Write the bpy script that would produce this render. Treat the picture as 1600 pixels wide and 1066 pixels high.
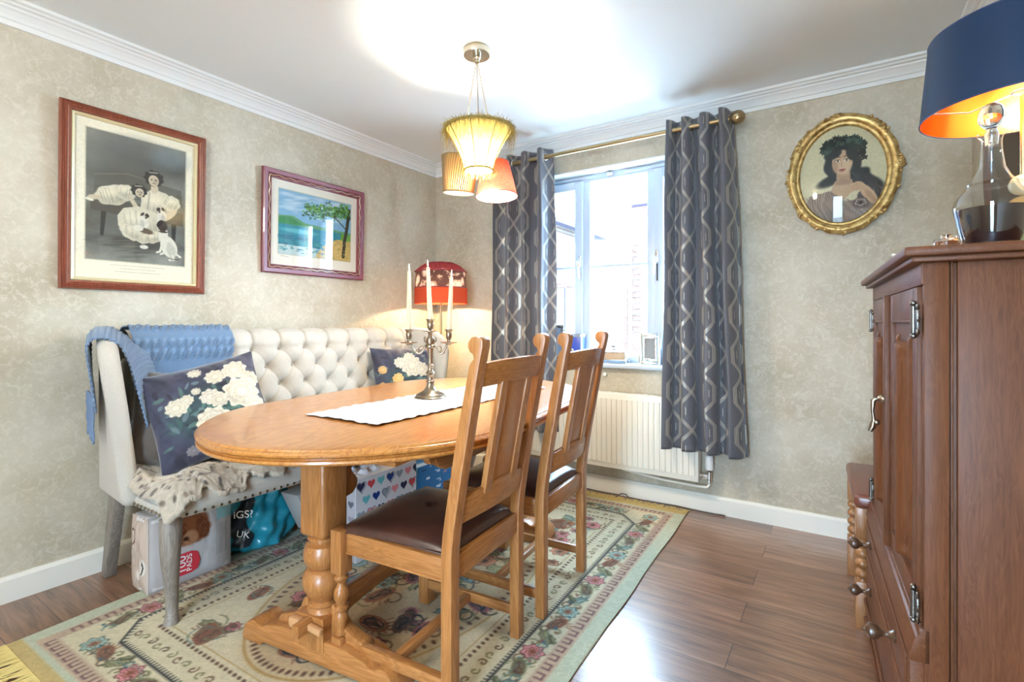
import bpy, bmesh, math, random
import numpy as np
from mathutils import Vector, Matrix, Euler, noise as mnoise

for _o in list(bpy.data.objects): bpy.data.objects.remove(_o)
SC = bpy.context.scene
COL = SC.collection
PI = math.pi
random.seed(7)
RNG = np.random.default_rng(5)

# ---------------------------------------------------------------- camera
cam_d = bpy.data.cameras.new('camera'); cam_d.sensor_width = 36; cam_d.lens = 786 * 36 / 1600
cam_d.shift_y = -29 / 1600; cam_d.clip_start = .02; cam_d.clip_end = 200
cam = bpy.data.objects.new('camera', cam_d); COL.objects.link(cam)
cam.location = (2.751, -3.073, 1.10); cam.rotation_euler = (PI / 2, 0, math.atan(515 / 786))
SC.camera = cam

# ---------------------------------------------------------------- world: bright overcast sky
W = bpy.data.worlds.new('overcast_sky'); SC.world = W; W.use_nodes = True
bg = W.node_tree.nodes['Background']; bg.inputs['Color'].default_value = (.52, .76, 1, 1); bg.inputs['Strength'].default_value = 23.0

def lamp(name, kind, loc, power, color, rot=None, size=.05, size_y=None, portal=False):
    d = bpy.data.lights.new(name, kind); d.energy = power; d.color = color
    if kind == 'AREA':
        d.size = size
        if size_y: d.shape = 'RECTANGLE'; d.size_y = size_y
        if portal: d.cycles.is_portal = True
    elif kind != 'SUN': d.shadow_soft_size = size
    o = bpy.data.objects.new(name, d); COL.objects.link(o); o.location = loc
    if rot: o.rotation_euler = rot
    return o
# portals only guide the sky's own light through the window and the added door
lamp('window_portal', 'AREA', (1.5, .30, 1.46), 1, (1, 1, 1), (-PI / 2, 0, 0), 1.30, 1.26, True)
lamp('added_door_portal', 'AREA', (2.52, -4.85, 1.10), 1, (1, 1, 1), (PI / 2, 0, 0), .7, 2.1, True)

VS = SC.view_settings
SC.display_settings.display_device = 'sRGB'
VS.view_transform = 'Standard'; VS.look = 'None'; VS.gamma = 1; VS.use_curve_mapping = False
VS.exposure = 1.18
CY = SC.cycles
CY.use_denoising = True
try: CY.denoiser = 'OPENIMAGEDENOISE'
except Exception: pass
CY.max_bounces = 9; CY.diffuse_bounces = 5; CY.glossy_bounces = 4; CY.transmission_bounces = 8; CY.transparent_max_bounces = 12
CY.sample_clamp_indirect = 6; CY.caustics_reflective = False; CY.caustics_refractive = False; CY.blur_glossy = .5

# ---------------------------------------------------------------- object helpers
def empty(name, loc=(0, 0, 0), rz=0.0):
    o = bpy.data.objects.new(name, None); COL.objects.link(o); o.location = loc; o.rotation_euler = (0, 0, rz)
    o.empty_display_size = .05
    return o
def tag(o, label=None, cat=None, group=None, kind=None):
    if label: o['label'] = label
    if cat: o['category'] = cat
    if group: o['group'] = group
    if kind: o['kind'] = kind
    return o
def thing(name, label, cat, loc=(0, 0, 0), rz=0.0, group=None):
    return tag(empty(name, loc, rz), label, cat, group)
def link(name, me, mat=None, parent=None):
    o = bpy.data.objects.new(name, me); COL.objects.link(o)
    if mat is not None and not me.materials: me.materials.append(mat)
    if parent is not None: o.parent = parent
    return o
def copy_tree(o, parent=None):
    c = o.copy(); COL.objects.link(c)
    if parent is not None:
        c.parent = parent
        c.matrix_parent_inverse = o.matrix_parent_inverse.copy()
    for ch in list(o.children): copy_tree(ch, c)
    return c

class B:
    """collects shapes into ONE mesh"""
    def __init__(s): s.bm = bmesh.new()
    def _xf(s, vs, M):
        if M is not None: bmesh.ops.transform(s.bm, matrix=M, verts=vs)
    def _bev(s, fs, bev, seg=2):
        if bev > 0:
            es = list({e for f in fs for e in f.edges if len(e.link_faces) == 2 and e.calc_face_angle(0) > .5})
            if es: bmesh.ops.bevel(s.bm, geom=es, offset=bev, segments=seg, affect='EDGES', profile=.5, clamp_overlap=True)
    def box(s, c, d, bev=.002, M=None, seg=2):
        v0 = set(s.bm.verts)
        r = bmesh.ops.create_cube(s.bm, size=1)
        vs = r['verts']
        for v in vs: v.co = Vector((c[0] + v.co.x * d[0], c[1] + v.co.y * d[1], c[2] + v.co.z * d[2]))
        fs = list({f for v in vs for f in v.link_faces})
        s._bev(fs, bev, seg)
        if M is not None: s._xf([v for v in s.bm.verts if v not in v0], M)
        return s
    def lo(s, a, b, bev=.002, M=None, seg=2):
        return s.box([(a[i] + b[i]) / 2 for i in range(3)], [abs(b[i] - a[i]) for i in range(3)], bev, M, seg)
    def prism(s, pts, plane, lo, hi, bev=0, M=None, seg=2):
        """pts 2D outline in plane 'xz','yz','xy', extruded over the third axis lo..hi"""
        v0 = set(s.bm.verts)
        def P(a, b, t):
            return {'xz': (a, t, b), 'yz': (t, a, b), 'xy': (a, b, t)}[plane]
        A = [s.bm.verts.new(P(a, b, lo)) for a, b in pts]; Bv = [s.bm.verts.new(P(a, b, hi)) for a, b in pts]
        fs = []
        n = len(pts)
        fs.append(s.bm.faces.new(A)); fs.append(s.bm.faces.new(Bv[::-1]))
        for i in range(n): fs.append(s.bm.faces.new((A[i], Bv[i], Bv[(i + 1) % n], A[(i + 1) % n])))
        bmesh.ops.recalc_face_normals(s.bm, faces=fs)
        s._bev(fs, bev, seg)
        if M is not None: s._xf([v for v in s.bm.verts if v not in v0], M)
        return s
    def lathe(s, prof, c=(0, 0, 0), n=32, M=None, cap=True):
        v0 = set(s.bm.verts)
        rings = []
        for r, z in prof:
            if r <= 1e-5: rings.append([s.bm.verts.new((c[0], c[1], c[2] + z))])
            else: rings.append([s.bm.verts.new((c[0] + r * math.cos(2 * PI * k / n), c[1] + r * math.sin(2 * PI * k / n), c[2] + z)) for k in range(n)])
        fs = []
        for a, b in zip(rings, rings[1:]):
            for k in range(n):
                k2 = (k + 1) % n
                if len(a) == 1 and len(b) == 1: continue
                if len(a) == 1: fs.append(s.bm.faces.new((a[0], b[k2], b[k])))
                elif len(b) == 1: fs.append(s.bm.faces.new((a[k], a[k2], b[0])))
                else: fs.append(s.bm.faces.new((a[k], a[k2], b[k2], b[k])))
        if cap:
            if len(rings[0]) > 1: fs.append(s.bm.faces.new(rings[0][::-1]))
            if len(rings[-1]) > 1: fs.append(s.bm.faces.new(rings[-1]))
        if cap: bmesh.ops.recalc_face_normals(s.bm, faces=fs)
        if M is not None: s._xf([v for v in s.bm.verts if v not in v0], M)
        return s
    def tube(s, pts, r, n=10, cap=True, flat=1.0, M=None):
        v0 = set(s.bm.verts)
        pts = [Vector(p) for p in pts]
        rs = r if isinstance(r, (list, tuple)) else [r] * len(pts)
        rings = []; up = None
        for i, p in enumerate(pts):
            d = (pts[min(i + 1, len(pts) - 1)] - pts[max(i - 1, 0)]).normalized()
            if up is None:
                up = Vector((0, 0, 1)) if abs(d.z) < .9 else Vector((1, 0, 0))
            a = d.cross(up)
            if a.length < 1e-4: a = d.orthogonal()
            a.normalize(); b = a.cross(d).normalized(); up = b
            rings.append([s.bm.verts.new(p + rs[i] * (math.cos(2 * PI * k / n) * a + flat * math.sin(2 * PI * k / n) * b)) for k in range(n)])
        for a, b in zip(rings, rings[1:]):
            for k in range(n): s.bm.faces.new((a[k], a[(k + 1) % n], b[(k + 1) % n], b[k]))
        if cap: s.bm.faces.new(rings[0][::-1]); s.bm.faces.new(rings[-1])
        if M is not None: s._xf([v for v in s.bm.verts if v not in v0], M)
        return s
    def ball(s, c, r, sc=(1, 1, 1), u=16, v=10, M=None):
        res = bmesh.ops.create_uvsphere(s.bm, u_segments=u, v_segments=v, radius=r)
        for q in res['verts']: q.co = Vector((c[0] + q.co.x * sc[0], c[1] + q.co.y * sc[1], c[2] + q.co.z * sc[2]))
        s._xf(res['verts'], M)
        return s
    def quad(s, a, b, c, d):
        s.bm.faces.new([s.bm.verts.new(p) for p in (a, b, c, d)]); return s
    def surf(s, f, nu, nv, closed_u=False):
        V = [[s.bm.verts.new(f(i / nu, j / nv)) for j in range(nv + 1)] for i in range(nu + (0 if closed_u else 1))]
        for i in range(nu):
            i2 = (i + 1) % len(V)
            for j in range(nv): s.bm.faces.new((V[i][j], V[i2][j], V[i2][j + 1], V[i][j + 1]))
        return s
    def xf(s, M): bmesh.ops.transform(s.bm, matrix=M, verts=s.bm.verts[:]); return s
    def mapv(s, f):
        for v in s.bm.verts: v.co = f(v.co)
        return s
    def done(s, name, mat, parent=None, ang=38, recalc=False):
        if recalc: bmesh.ops.recalc_face_normals(s.bm, faces=s.bm.faces[:])
        me = bpy.data.meshes.new(name); s.bm.to_mesh(me); s.bm.free()
        if ang: 
            me.polygons.foreach_set('use_smooth', [True] * len(me.polygons))
            me.set_sharp_from_angle(angle=math.radians(ang))
        return link(name, me, mat, parent)

def np_mesh(name, verts, faces, mat, parent=None, col=None, uv=None, smooth=True):
    verts = np.asarray(verts, np.float32); faces = np.asarray(faces, np.int32)
    me = bpy.data.meshes.new(name)
    me.vertices.add(len(verts)); me.vertices.foreach_set('co', verts.ravel())
    k = faces.shape[1]
    me.loops.add(faces.size); me.loops.foreach_set('vertex_index', faces.ravel())
    me.polygons.add(len(faces)); me.polygons.foreach_set('loop_start', np.arange(0, faces.size, k, dtype=np.int32))
    me.update(calc_edges=True)
    if smooth: me.polygons.foreach_set('use_smooth', np.ones(len(faces), bool))
    if col is not None:
        a = me.color_attributes.new('paint', 'FLOAT_COLOR', 'POINT')
        c = np.ones((len(verts), 4), np.float32); c[:, :3] = col
        a.data.foreach_set('color', c.ravel())
    if uv is not None:
        l = me.uv_layers.new(name='UVMap'); uv = np.asarray(uv, np.float32)
        l.data.foreach_set('uv', uv[faces.ravel()].ravel())
    me.validate()
    return link(name, me, mat, parent)
def grid_faces(nu, nv, off=0):
    i, j = np.meshgrid(np.arange(nu - 1), np.arange(nv - 1), indexing='ij')
    a = (i * nv + j).ravel() + off
    return np.stack([a, a + nv, a + nv + 1, a + 1], 1)

# ---------------------------------------------------------------- numpy painter (dyes, inks and printed colour only)
def vnoise(h, w, cells, octs=4, seed=0):
    r = np.random.default_rng(seed); out = np.zeros((h, w)); amp = 1; tot = 0
    for o in range(octs):
        ch = max(2, int(cells * 2 ** o * h / max(h, w)) + 2); cw = max(2, int(cells * 2 ** o * w / max(h, w)) + 2)
        g = r.random((ch, cw))
        y = np.linspace(0, ch - 1.001, h); x = np.linspace(0, cw - 1.001, w)
        y0 = y.astype(int); x0 = x.astype(int); fy = (y - y0)[:, None]; fx = (x - x0)[None]
        fy = fy * fy * (3 - 2 * fy); fx = fx * fx * (3 - 2 * fx)
        g00 = g[y0][:, x0]; g01 = g[y0][:, x0 + 1]; g10 = g[y0 + 1][:, x0]; g11 = g[y0 + 1][:, x0 + 1]
        out += amp * ((g00 * (1 - fx) + g01 * fx) * (1 - fy) + (g10 * (1 - fx) + g11 * fx) * fy); tot += amp; amp *= .5
    return out / tot
class Cv:
    """canvas: x right 0..w, y down 0..h"""
    def __init__(s, w, h, col): s.w = w; s.h = h; s.a = np.zeros((h, w, 3)) + np.array(col)
    def _mix(s, y0, y1, x0, x1, m, col):
        A = s.a[y0:y1, x0:x1]; A += (np.array(col) - A) * m[..., None]
    def _box(s, x0, y0, x1, y1):
        return max(0, int(y0)), min(s.h, int(y1) + 2), max(0, int(x0)), min(s.w, int(x1) + 2)
    def ell(s, cx, cy, rx, ry, col, rot=0, soft=1.0, al=1.0, wob=0, petals=0, seed=0):
        R = max(rx, ry) * (1 + abs(wob)) + soft + 2
        y0, y1, x0, x1 = s._box(cx - R, cy - R, cx + R, cy + R)
        if y0 >= y1 or x0 >= x1: return s
        Y, X = np.mgrid[y0:y1, x0:x1].astype(float); X -= cx; Y -= cy
        c, sn = math.cos(rot), math.sin(rot); U = (X * c + Y * sn) / rx; V = (-X * sn + Y * c) / ry
        d = np.hypot(U, V)
        if wob: d = d / (1 + wob * np.sin(np.arctan2(V, U) * (petals or 5) + seed))
        m = np.clip((1 - d) * min(rx, ry) / max(soft, .01) + .5, 0, 1) * al
        s._mix(y0, y1, x0, x1, m, col); return s
    def ring(s, cx, cy, rx, ry, col, t=1.0, rot=0, al=1.0, wob=0, petals=0, seed=0):
        R = max(rx, ry) * (1 + abs(wob)) + t + 2
        y0, y1, x0, x1 = s._box(cx - R, cy - R, cx + R, cy + R)
        if y0 >= y1 or x0 >= x1: return s
        Y, X = np.mgrid[y0:y1, x0:x1].astype(float); X -= cx; Y -= cy
        c, sn = math.cos(rot), math.sin(rot); U = (X * c + Y * sn) / rx; V = (-X * sn + Y * c) / ry
        d = np.hypot(U, V)
        if wob: d = d / (1 + wob * np.sin(np.arctan2(V, U) * (petals or 5) + seed))
        m = np.clip(t / 2 + .5 - np.abs(d - 1) * min(rx, ry), 0, 1) * al
        s._mix(y0, y1, x0, x1, m, col); return s
    def line(s, pts, t, col, al=1.0, soft=1.0):
        for (ax, ay), (bx, by) in zip(pts, pts[1:]):
            y0, y1, x0, x1 = s._box(min(ax, bx) - t - 2, min(ay, by) - t - 2, max(ax, bx) + t + 2, max(ay, by) + t + 2)
            if y0 >= y1 or x0 >= x1: continue
            Y, X = np.mgrid[y0:y1, x0:x1].astype(float); dx, dy = bx - ax, by - ay; L = dx * dx + dy * dy + 1e-9
            q = np.clip(((X - ax) * dx + (Y - ay) * dy) / L, 0, 1)
            d = np.hypot(X - ax - q * dx, Y - ay - q * dy)
            s._mix(y0, y1, x0, x1, np.clip((t / 2 - d) / soft + .5, 0, 1) * al, col)
        return s
    def poly(s, pts, col, al=1.0):
        xs = [p[0] for p in pts]; ys = [p[1] for p in pts]
        y0, y1, x0, x1 = s._box(min(xs) - 1, min(ys) - 1, max(xs) + 1, max(ys) + 1)
        if y0 >= y1 or x0 >= x1: return s
        acc = 0
        for ox, oy in ((-.25, -.25), (.25, -.25), (-.25, .25), (.25, .25)):
            Y, X = np.mgrid[y0:y1, x0:x1].astype(float); X += ox; Y += oy
            ins = np.zeros(X.shape, bool); n = len(pts)
            for i in range(n):
                ax, ay = pts[i]; bx, by = pts[(i + 1) % n]
                if ay == by: continue
                ins ^= ((ay > Y) != (by > Y)) & (X < (bx - ax) * (Y - ay) / (by - ay) + ax)
            acc = acc + ins
        s._mix(y0, y1, x0, x1, acc / 4 * al, col); return s
    def rect(s, x0, y0, x1, y1, col, al=1.0): return s.poly([(x0, y0), (x1, y0), (x1, y1), (x0, y1)], col, al)
    def noise(s, cells, amt, seed=0, octs=4, col=None):
        n = vnoise(s.h, s.w, cells, octs, seed) - .5
        if col is None: s.a *= (1 + amt * 2 * n)[..., None]
        else: s.a += (np.array(col) - s.a) * np.clip(n * 4 * amt + amt * .5, 0, 1)[..., None]
        return s
    def lin(s): return np.clip(s.a, 0, 1) ** 2.2
def painted(name, cv, w, h, mat, parent=None, fn=None):
    """flat sheet w x h in local X (right) and Z (up), colour from the canvas, facing -Y; fn may bend it"""
    H, Wd = cv.h, cv.w
    x = np.linspace(-w / 2, w / 2, Wd); z = np.linspace(h / 2, -h / 2, H)
    X, Z = np.meshgrid(x, z, indexing='ij'); P = np.stack([X.ravel(), np.zeros(X.size), Z.ravel()], 1)
    if fn is not None: P = fn(P)
    C = cv.lin().transpose(1, 0, 2).reshape(-1, 3)
    f = grid_faces(Wd, H)[:, ::-1]
    return np_mesh(name, P, f, mat, parent, col=C)
# ---------------------------------------------------------------- materials
def mat_new(name):
    m = bpy.data.materials.new(name); m.use_nodes = True
    nt = m.node_tree; return m, nt, nt.nodes['Principled BSDF']
def P(bs, **k):
    names = {'base': 'Base Color', 'rough': 'Roughness', 'metal': 'Metallic', 'spec': 'Specular IOR Level', 'trans': 'Transmission Weight', 'ior': 'IOR',
             'sheen': 'Sheen Weight', 'coat': 'Coat Weight', 'coatr': 'Coat Roughness', 'alpha': 'Alpha', 'sub': 'Subsurface Weight', 'em': 'Emission Color', 'ems': 'Emission Strength'}
    for a, v in k.items():
        if a in ('base', 'em') and len(v) == 3: v = (*v, 1)
        bs.inputs[names[a]].default_value = v
def mat(name, base, rough=.5, **k):
    m, nt, bs = mat_new(name); P(bs, base=base, rough=rough, **k); return m
def node(nt, t, **k):
    n = nt.nodes.new(t)
    for a, v in k.items():
        if a in n.inputs: n.inputs[a].default_value = v
        else: setattr(n, a, v)
    return n
def L(nt, a, b): nt.links.new(a, b)
def coords(nt, sc=(1, 1, 1), kind='Object', rot=(0, 0, 0)):
    t = nt.nodes.new('ShaderNodeTexCoord'); mp = nt.nodes.new('ShaderNodeMapping')
    mp.inputs['Scale'].default_value = sc; mp.inputs['Rotation'].default_value = rot
    L(nt, t.outputs[kind], mp.inputs['Vector']); return mp.outputs['Vector']
def ramp(nt, src, stops):
    r = nt.nodes.new('ShaderNodeValToRGB'); e = r.color_ramp.elements
    while len(e) < len(stops): e.new(.5)
    for q, (p, c) in zip(e, stops): q.position = p; q.color = (*c, 1) if len(c) == 3 else c
    L(nt, src, r.inputs['Fac']); return r.outputs['Color']
def bump(nt, bs, h, strength=.3, dist=.005):
    b = nt.nodes.new('ShaderNodeBump'); b.inputs['Strength'].default_value = strength; b.inputs['Distance'].default_value = dist
    L(nt, h, b.inputs['Height']); L(nt, b.outputs['Normal'], bs.inputs['Normal']); return b
def mixc(nt, fac, a, b, mode='MIX'):
    m = nt.nodes.new('ShaderNodeMix'); m.data_type = 'RGBA'; m.blend_type = mode
    def put(i, v):
        if hasattr(v, 'is_output'): L(nt, v, m.inputs[i])
        elif i == 0: m.inputs[0].default_value = v
        else: m.inputs[i].default_value = (*v, 1)
    put(0, fac); put(6, a); put(7, b); return m.outputs[2]
class X:
    """tiny expression wrapper over Math nodes"""
    def __init__(s, nt, o): s.nt = nt; s.o = o
    def op(s, o, *a):
        n = s.nt.nodes.new('ShaderNodeMath'); n.operation = o
        for i, v in enumerate((s,) + a):
            if isinstance(v, X): L(s.nt, v.o, n.inputs[i])
            else: n.inputs[i].default_value = v
        return X(s.nt, n.outputs[0])
    def __add__(s, b): return s.op('ADD', b)
    def __sub__(s, b): return s.op('SUBTRACT', b)
    def __mul__(s, b): return s.op('MULTIPLY', b)
    def __truediv__(s, b): return s.op('DIVIDE', b)
    def abs(s): return s.op('ABSOLUTE')
    def lt(s, b): return s.op('LESS_THAN', b)
    def min(s, b): return s.op('MINIMUM', b)
    def max(s, b): return s.op('MAXIMUM', b)

_wood = {}
WOODS = {'oak': ((.27, .095, .022), (.47, .20, .062), .32), 'dark_oak': ((.085, .028, .010), (.18, .064, .025), .48),
         'grey_wood': ((.17, .14, .115), (.30, .255, .215), .55), 'mahogany': ((.10, .02, .014), (.20, .045, .03), .3),
         'stool_oak': ((.24, .10, .035), (.40, .19, .075), .35), 'red_wood': ((.16, .036, .018), (.30, .085, .045), .35)}
def wood(kind, axis='z'):
    key = (kind, axis)
    if key in _wood: return _wood[key]
    d, l, ro = WOODS[kind]
    m, nt, bs = mat_new(kind + '_grain')
    g = 30 if kind == 'dark_oak' else 14; h = g / 11
    s = {'x': (h, g, g), 'y': (g, h, g), 'z': (g, g, h)}[axis]
    v = coords(nt, s)
    n1 = node(nt, 'ShaderNodeTexNoise', Scale=1.6, Detail=3.0, Distortion=1.2); L(nt, v, n1.inputs['Vector'])
    x = X(nt, n1.outputs['Fac']); rings = (x * 9.0).op('FRACT')
    tri = (rings - .5).abs() * 2.0
    v2 = coords(nt, {'x': (9, 190, 190), 'y': (190, 9, 190), 'z': (190, 190, 9)}[axis])
    n2 = node(nt, 'ShaderNodeTexNoise', Scale=1.0, Detail=2.0); L(nt, v2, n2.inputs['Vector'])
    n3 = node(nt, 'ShaderNodeTexNoise', Scale=.35, Detail=2.0); L(nt, v, n3.inputs['Vector'])
    f = (tri * (.22 if kind == 'dark_oak' else .42) + X(nt, n2.outputs['Fac']) * .6 + X(nt, n3.outputs['Fac']) * .45) - .27
    mid = tuple((a + b) / 2 for a, b in zip(d, l))
    c = ramp(nt, f.o, [(.1, d), (.45, mid), (.8, l)])
    L(nt, c, bs.inputs['Base Color'])
    bs.inputs['Specular IOR Level'].default_value = .2 if kind == 'dark_oak' else .5
    bs.inputs['Roughness'].default_value = ro; P(bs, coat=.06 if kind == 'dark_oak' else .25, coatr=.25)
    bump(nt, bs, n2.outputs['Fac'], .12, .001)
    _wood[key] = m; return m

# wallpaper: plaster-like mottling with pale crackle veins
def wallpaper():
    m, nt, bs = mat_new('mottled_wallpaper')
    v = coords(nt)
    w = node(nt, 'ShaderNodeTexNoise', Scale=7.0, Detail=5.0, Roughness=.6); L(nt, v, w.inputs['Vector'])
    vv = nt.nodes.new('ShaderNodeVectorMath'); vv.operation = 'MULTIPLY_ADD'
    L(nt, w.outputs['Color'], vv.inputs[0]); vv.inputs[1].default_value = (.16, .16, .16); L(nt, v, vv.inputs[2])
    big = node(nt, 'ShaderNodeTexNoise', Scale=2.6, Detail=4.0, Roughness=.6); L(nt, v, big.inputs['Vector'])
    med = node(nt, 'ShaderNodeTexNoise', Scale=22.0, Detail=6.0, Roughness=.7, Distortion=1.5); L(nt, v, med.inputs['Vector'])
    vo = node(nt, 'ShaderNodeTexVoronoi', Scale=26.0); vo.feature = 'DISTANCE_TO_EDGE'; L(nt, vv.outputs[0], vo.inputs['Vector'])
    base = ramp(nt, big.outputs['Fac'], [(.32, (.41, .35, .25)), (.5, (.50, .44, .335)), (.68, (.58, .525, .42))])
    f = X(nt, med.outputs['Fac']); blot = ((f - .5) * 9.0).max(0.0).min(1.0)
    c = mixc(nt, (blot * .38).o, base, (.66, .61, .51))
    vein = (((X(nt, vo.outputs['Distance']) * -16.0) + 1.0).max(0.0)) * (((f - .38) * 6.0).max(0.0).min(1.0)) * .34
    c = mixc(nt, vein.o, c, (.70, .655, .56))
    L(nt, c, bs.inputs['Base Color'])
    r = X(nt, blot.o) * -.12 + .55
    L(nt, r.o, bs.inputs['Roughness'])
    bump(nt, bs, (blot + vein).o, .12, .001)
    return m
M_WALL = wallpaper()
M_WHITE = mat('white_ceiling_paint', (.79, .835, .845), .6)
M_CORN = mat('white_cornice_paint', (.80, .835, .84), .45)
M_GLOSSW = mat('white_gloss_paint', (.80, .77, .69), .32)
M_UPVC = mat('white_window_plastic', (.58, .66, .76), .3)
def floor_mat():
    m, nt, bs = mat_new('dark_plank_floor')
    v = coords(nt)
    br = node(nt, 'ShaderNodeTexBrick', Scale=1.0); br.offset = .37; br.inputs['Mortar Size'].default_value = .0012
    br.inputs['Brick Width'].default_value = 1.22; br.inputs['Row Height'].default_value = .152
    br.inputs['Color1'].default_value = (0, 0, 0, 1); br.inputs['Color2'].default_value = (1, 1, 1, 1); br.inputs['Mortar'].default_value = (.5, .5, .5, 1)
    br.inputs['Bias'].default_value = 0; L(nt, v, br.inputs['Vector'])
    sep = nt.nodes.new('ShaderNodeSeparateColor'); L(nt, br.outputs['Color'], sep.inputs[0]); tone = X(nt, sep.outputs[0])
    comb = nt.nodes.new('ShaderNodeCombineXYZ'); L(nt, (tone * 37.0).o, comb.inputs[2])
    add = nt.nodes.new('ShaderNodeVectorMath'); L(nt, coords(nt, (2.4, 26, 1)), add.inputs[0]); L(nt, comb.outputs[0], add.inputs[1])
    n1 = node(nt, 'ShaderNodeTexNoise', Scale=1.2, Detail=5.0, Roughness=.65, Distortion=.8); L(nt, add.outputs[0], n1.inputs['Vector'])
    add2 = nt.nodes.new('ShaderNodeVectorMath'); L(nt, coords(nt, (8, 170, 1)), add2.inputs[0]); L(nt, comb.outputs[0], add2.inputs[1])
    n2 = node(nt, 'ShaderNodeTexNoise', Scale=1.0, Detail=3.0); L(nt, add2.outputs[0], n2.inputs['Vector'])
    f = X(nt, n1.outputs['Fac']) * .75 + X(nt, n2.outputs['Fac']) * .35 + (tone * .22) - .18
    c = ramp(nt, f.o, [(.25, (.10, .045, .022)), (.48, (.23, .11, .058)), (.72, (.38, .21, .13))])
    c = mixc(nt, br.outputs['Fac'], c, (.04, .022, .015))
    L(nt, c, bs.inputs['Base Color']); P(bs, coat=.8, coatr=.22)
    L(nt, (X(nt, n2.outputs['Fac']) * .15 + .30).o, bs.inputs['Roughness'])
    bump(nt, bs, n2.outputs['Fac'], .15, .001)
    return m
M_FLOOR = floor_mat()
def fabric(name, col, rough=.9, sc=900, amt=.15, sheen=.3, stripe=None, bs_=.25):
    m, nt, bs = mat_new(name)
    n = node(nt, 'ShaderNodeTexNoise', Scale=sc, Detail=2.0); L(nt, coords(nt, (1, 1, 1) if not stripe else stripe), n.inputs['Vector'])
    dk = tuple(c * (1 - amt) for c in col); lt = tuple(min(1, c * (1 + amt)) for c in col)
    L(nt, ramp(nt, n.outputs['Fac'], [(.35, dk), (.65, lt)]), bs.inputs['Base Color'])
    P(bs, rough=rough, sheen=sheen); bump(nt, bs, n.outputs['Fac'], bs_, .001); return m
M_LINEN = fabric('oatmeal_linen', (.50, .46, .40), .85, 60, .10, .2, (1, 9, 9))
M_LINEN_BTN = fabric('linen_button', (.42, .38, .33), .85, 300, .10, .2)
def paint_mat(name, rough=.7, spec=.4, sheen=0, bumpsc=0, bstr=.2, noise_amt=0):
    m, nt, bs = mat_new(name)
    a = nt.nodes.new('ShaderNodeVertexColor'); a.layer_name = 'paint'
    P(bs, rough=rough, spec=spec, sheen=sheen)
    out = a.outputs['Color']
    if bumpsc:
        n = node(nt, 'ShaderNodeTexNoise', Scale=bumpsc, Detail=3.0); L(nt, coords(nt), n.inputs['Vector'])
        bump(nt, bs, n.outputs['Fac'], bstr, .002)
        if noise_amt: out = mixc(nt, 1.0, out, ramp(nt, n.outputs['Fac'], [(.3, (1 - noise_amt,) * 3), (.7, (1, 1, 1))]), 'MULTIPLY')
    L(nt, out, bs.inputs['Base Color']); return m
M_PRINT = paint_mat('printed_paper', .6)
M_RUG = paint_mat('woven_wool', .95, .1, .2, 420, .5, .35)
M_VELVET = paint_mat('printed_velvet', .6, .3, .5, 500, .1)
M_FUR = paint_mat('animal_print_plush', .95, .1, .4, 350, .6, .3)
M_CARD = paint_mat('printed_card', .45)
M_PLASTIC = paint_mat('printed_film', .22, .5)
M_BRASS = mat('aged_brass', (.36, .28, .16), .30, metal=1)
M_NICKEL = mat('satin_nickel', (.62, .58, .50), .22, metal=1)
M_SILVER = mat('tarnished_silver', (.33, .27, .20), .3, metal=1)
M_BRIGHT = mat('polished_silver', (.80, .79, .76), .15, metal=1)
M_CHROME = mat('chrome', (.8, .8, .8), .08, metal=1)
M_PEWTER = mat('dark_pewter', (.20, .18, .16), .35, metal=1)
M_RADI = mat('cream_radiator_enamel', (.80, .755, .66), .3)
M_WHITEP = mat('white_plastic', (.82, .82, .80), .35)
M_BLACK = mat('black_rubber', (.015, .014, .013), .5)
M_STUD = mat('dark_bronze_stud', (.16, .12, .08), .3, metal=1)
M_WAX = mat('ivory_wax', (.80, .72, .50), .45, sub=.25)
M_CORD = mat('braided_cord', (.22, .18, .12), .7)
M_KNOB = mat('dark_turned_wood', (.075, .035, .018), .3, coat=.4)
def gilt():
    m, nt, bs = mat_new('worn_gilt')
    n = node(nt, 'ShaderNodeTexNoise', Scale=40.0, Detail=4.0); L(nt, coords(nt), n.inputs['Vector'])
    L(nt, ramp(nt, n.outputs['Fac'], [(.3, (.28, .15, .04)), (.55, (.56, .38, .14)), (.8, (.72, .54, .25))]), bs.inputs['Base Color'])
    P(bs, rough=.38, metal=.65); bump(nt, bs, n.outputs['Fac'], .3, .003); return m
M_GILT = gilt()
def pane_mat(name='clear_pane', tint=(1, 1, 1), gloss=.035, pw=5.0):
    m = bpy.data.materials.new(name); m.use_nodes = True; nt = m.node_tree
    nt.nodes.remove(nt.nodes['Principled BSDF']); out = nt.nodes['Material Output']
    t = nt.nodes.new('ShaderNodeBsdfTransparent'); t.inputs[0].default_value = (*tint, 1)
    g = nt.nodes.new('ShaderNodeBsdfGlossy'); g.inputs['Roughness'].default_value = .02
    lw = nt.nodes.new('ShaderNodeLayerWeight'); lw.inputs['Blend'].default_value = .5
    fr = X(nt, lw.outputs['Facing']).op('POWER', pw) * .9 + gloss
    mx = nt.nodes.new('ShaderNodeMixShader'); L(nt, fr.o, mx.inputs[0]); L(nt, t.outputs[0], mx.inputs[1]); L(nt, g.outputs[0], mx.inputs[2])
    L(nt, mx.outputs[0], out.inputs['Surface']); return m
M_PANE = pane_mat()
M_GLASS = mat('cut_glass', (1, 1, 1), .01, trans=1, ior=1.48)
M_WINE = mat('dark_red_wine', (.012, .004, .008), .03, spec=.6)
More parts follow.
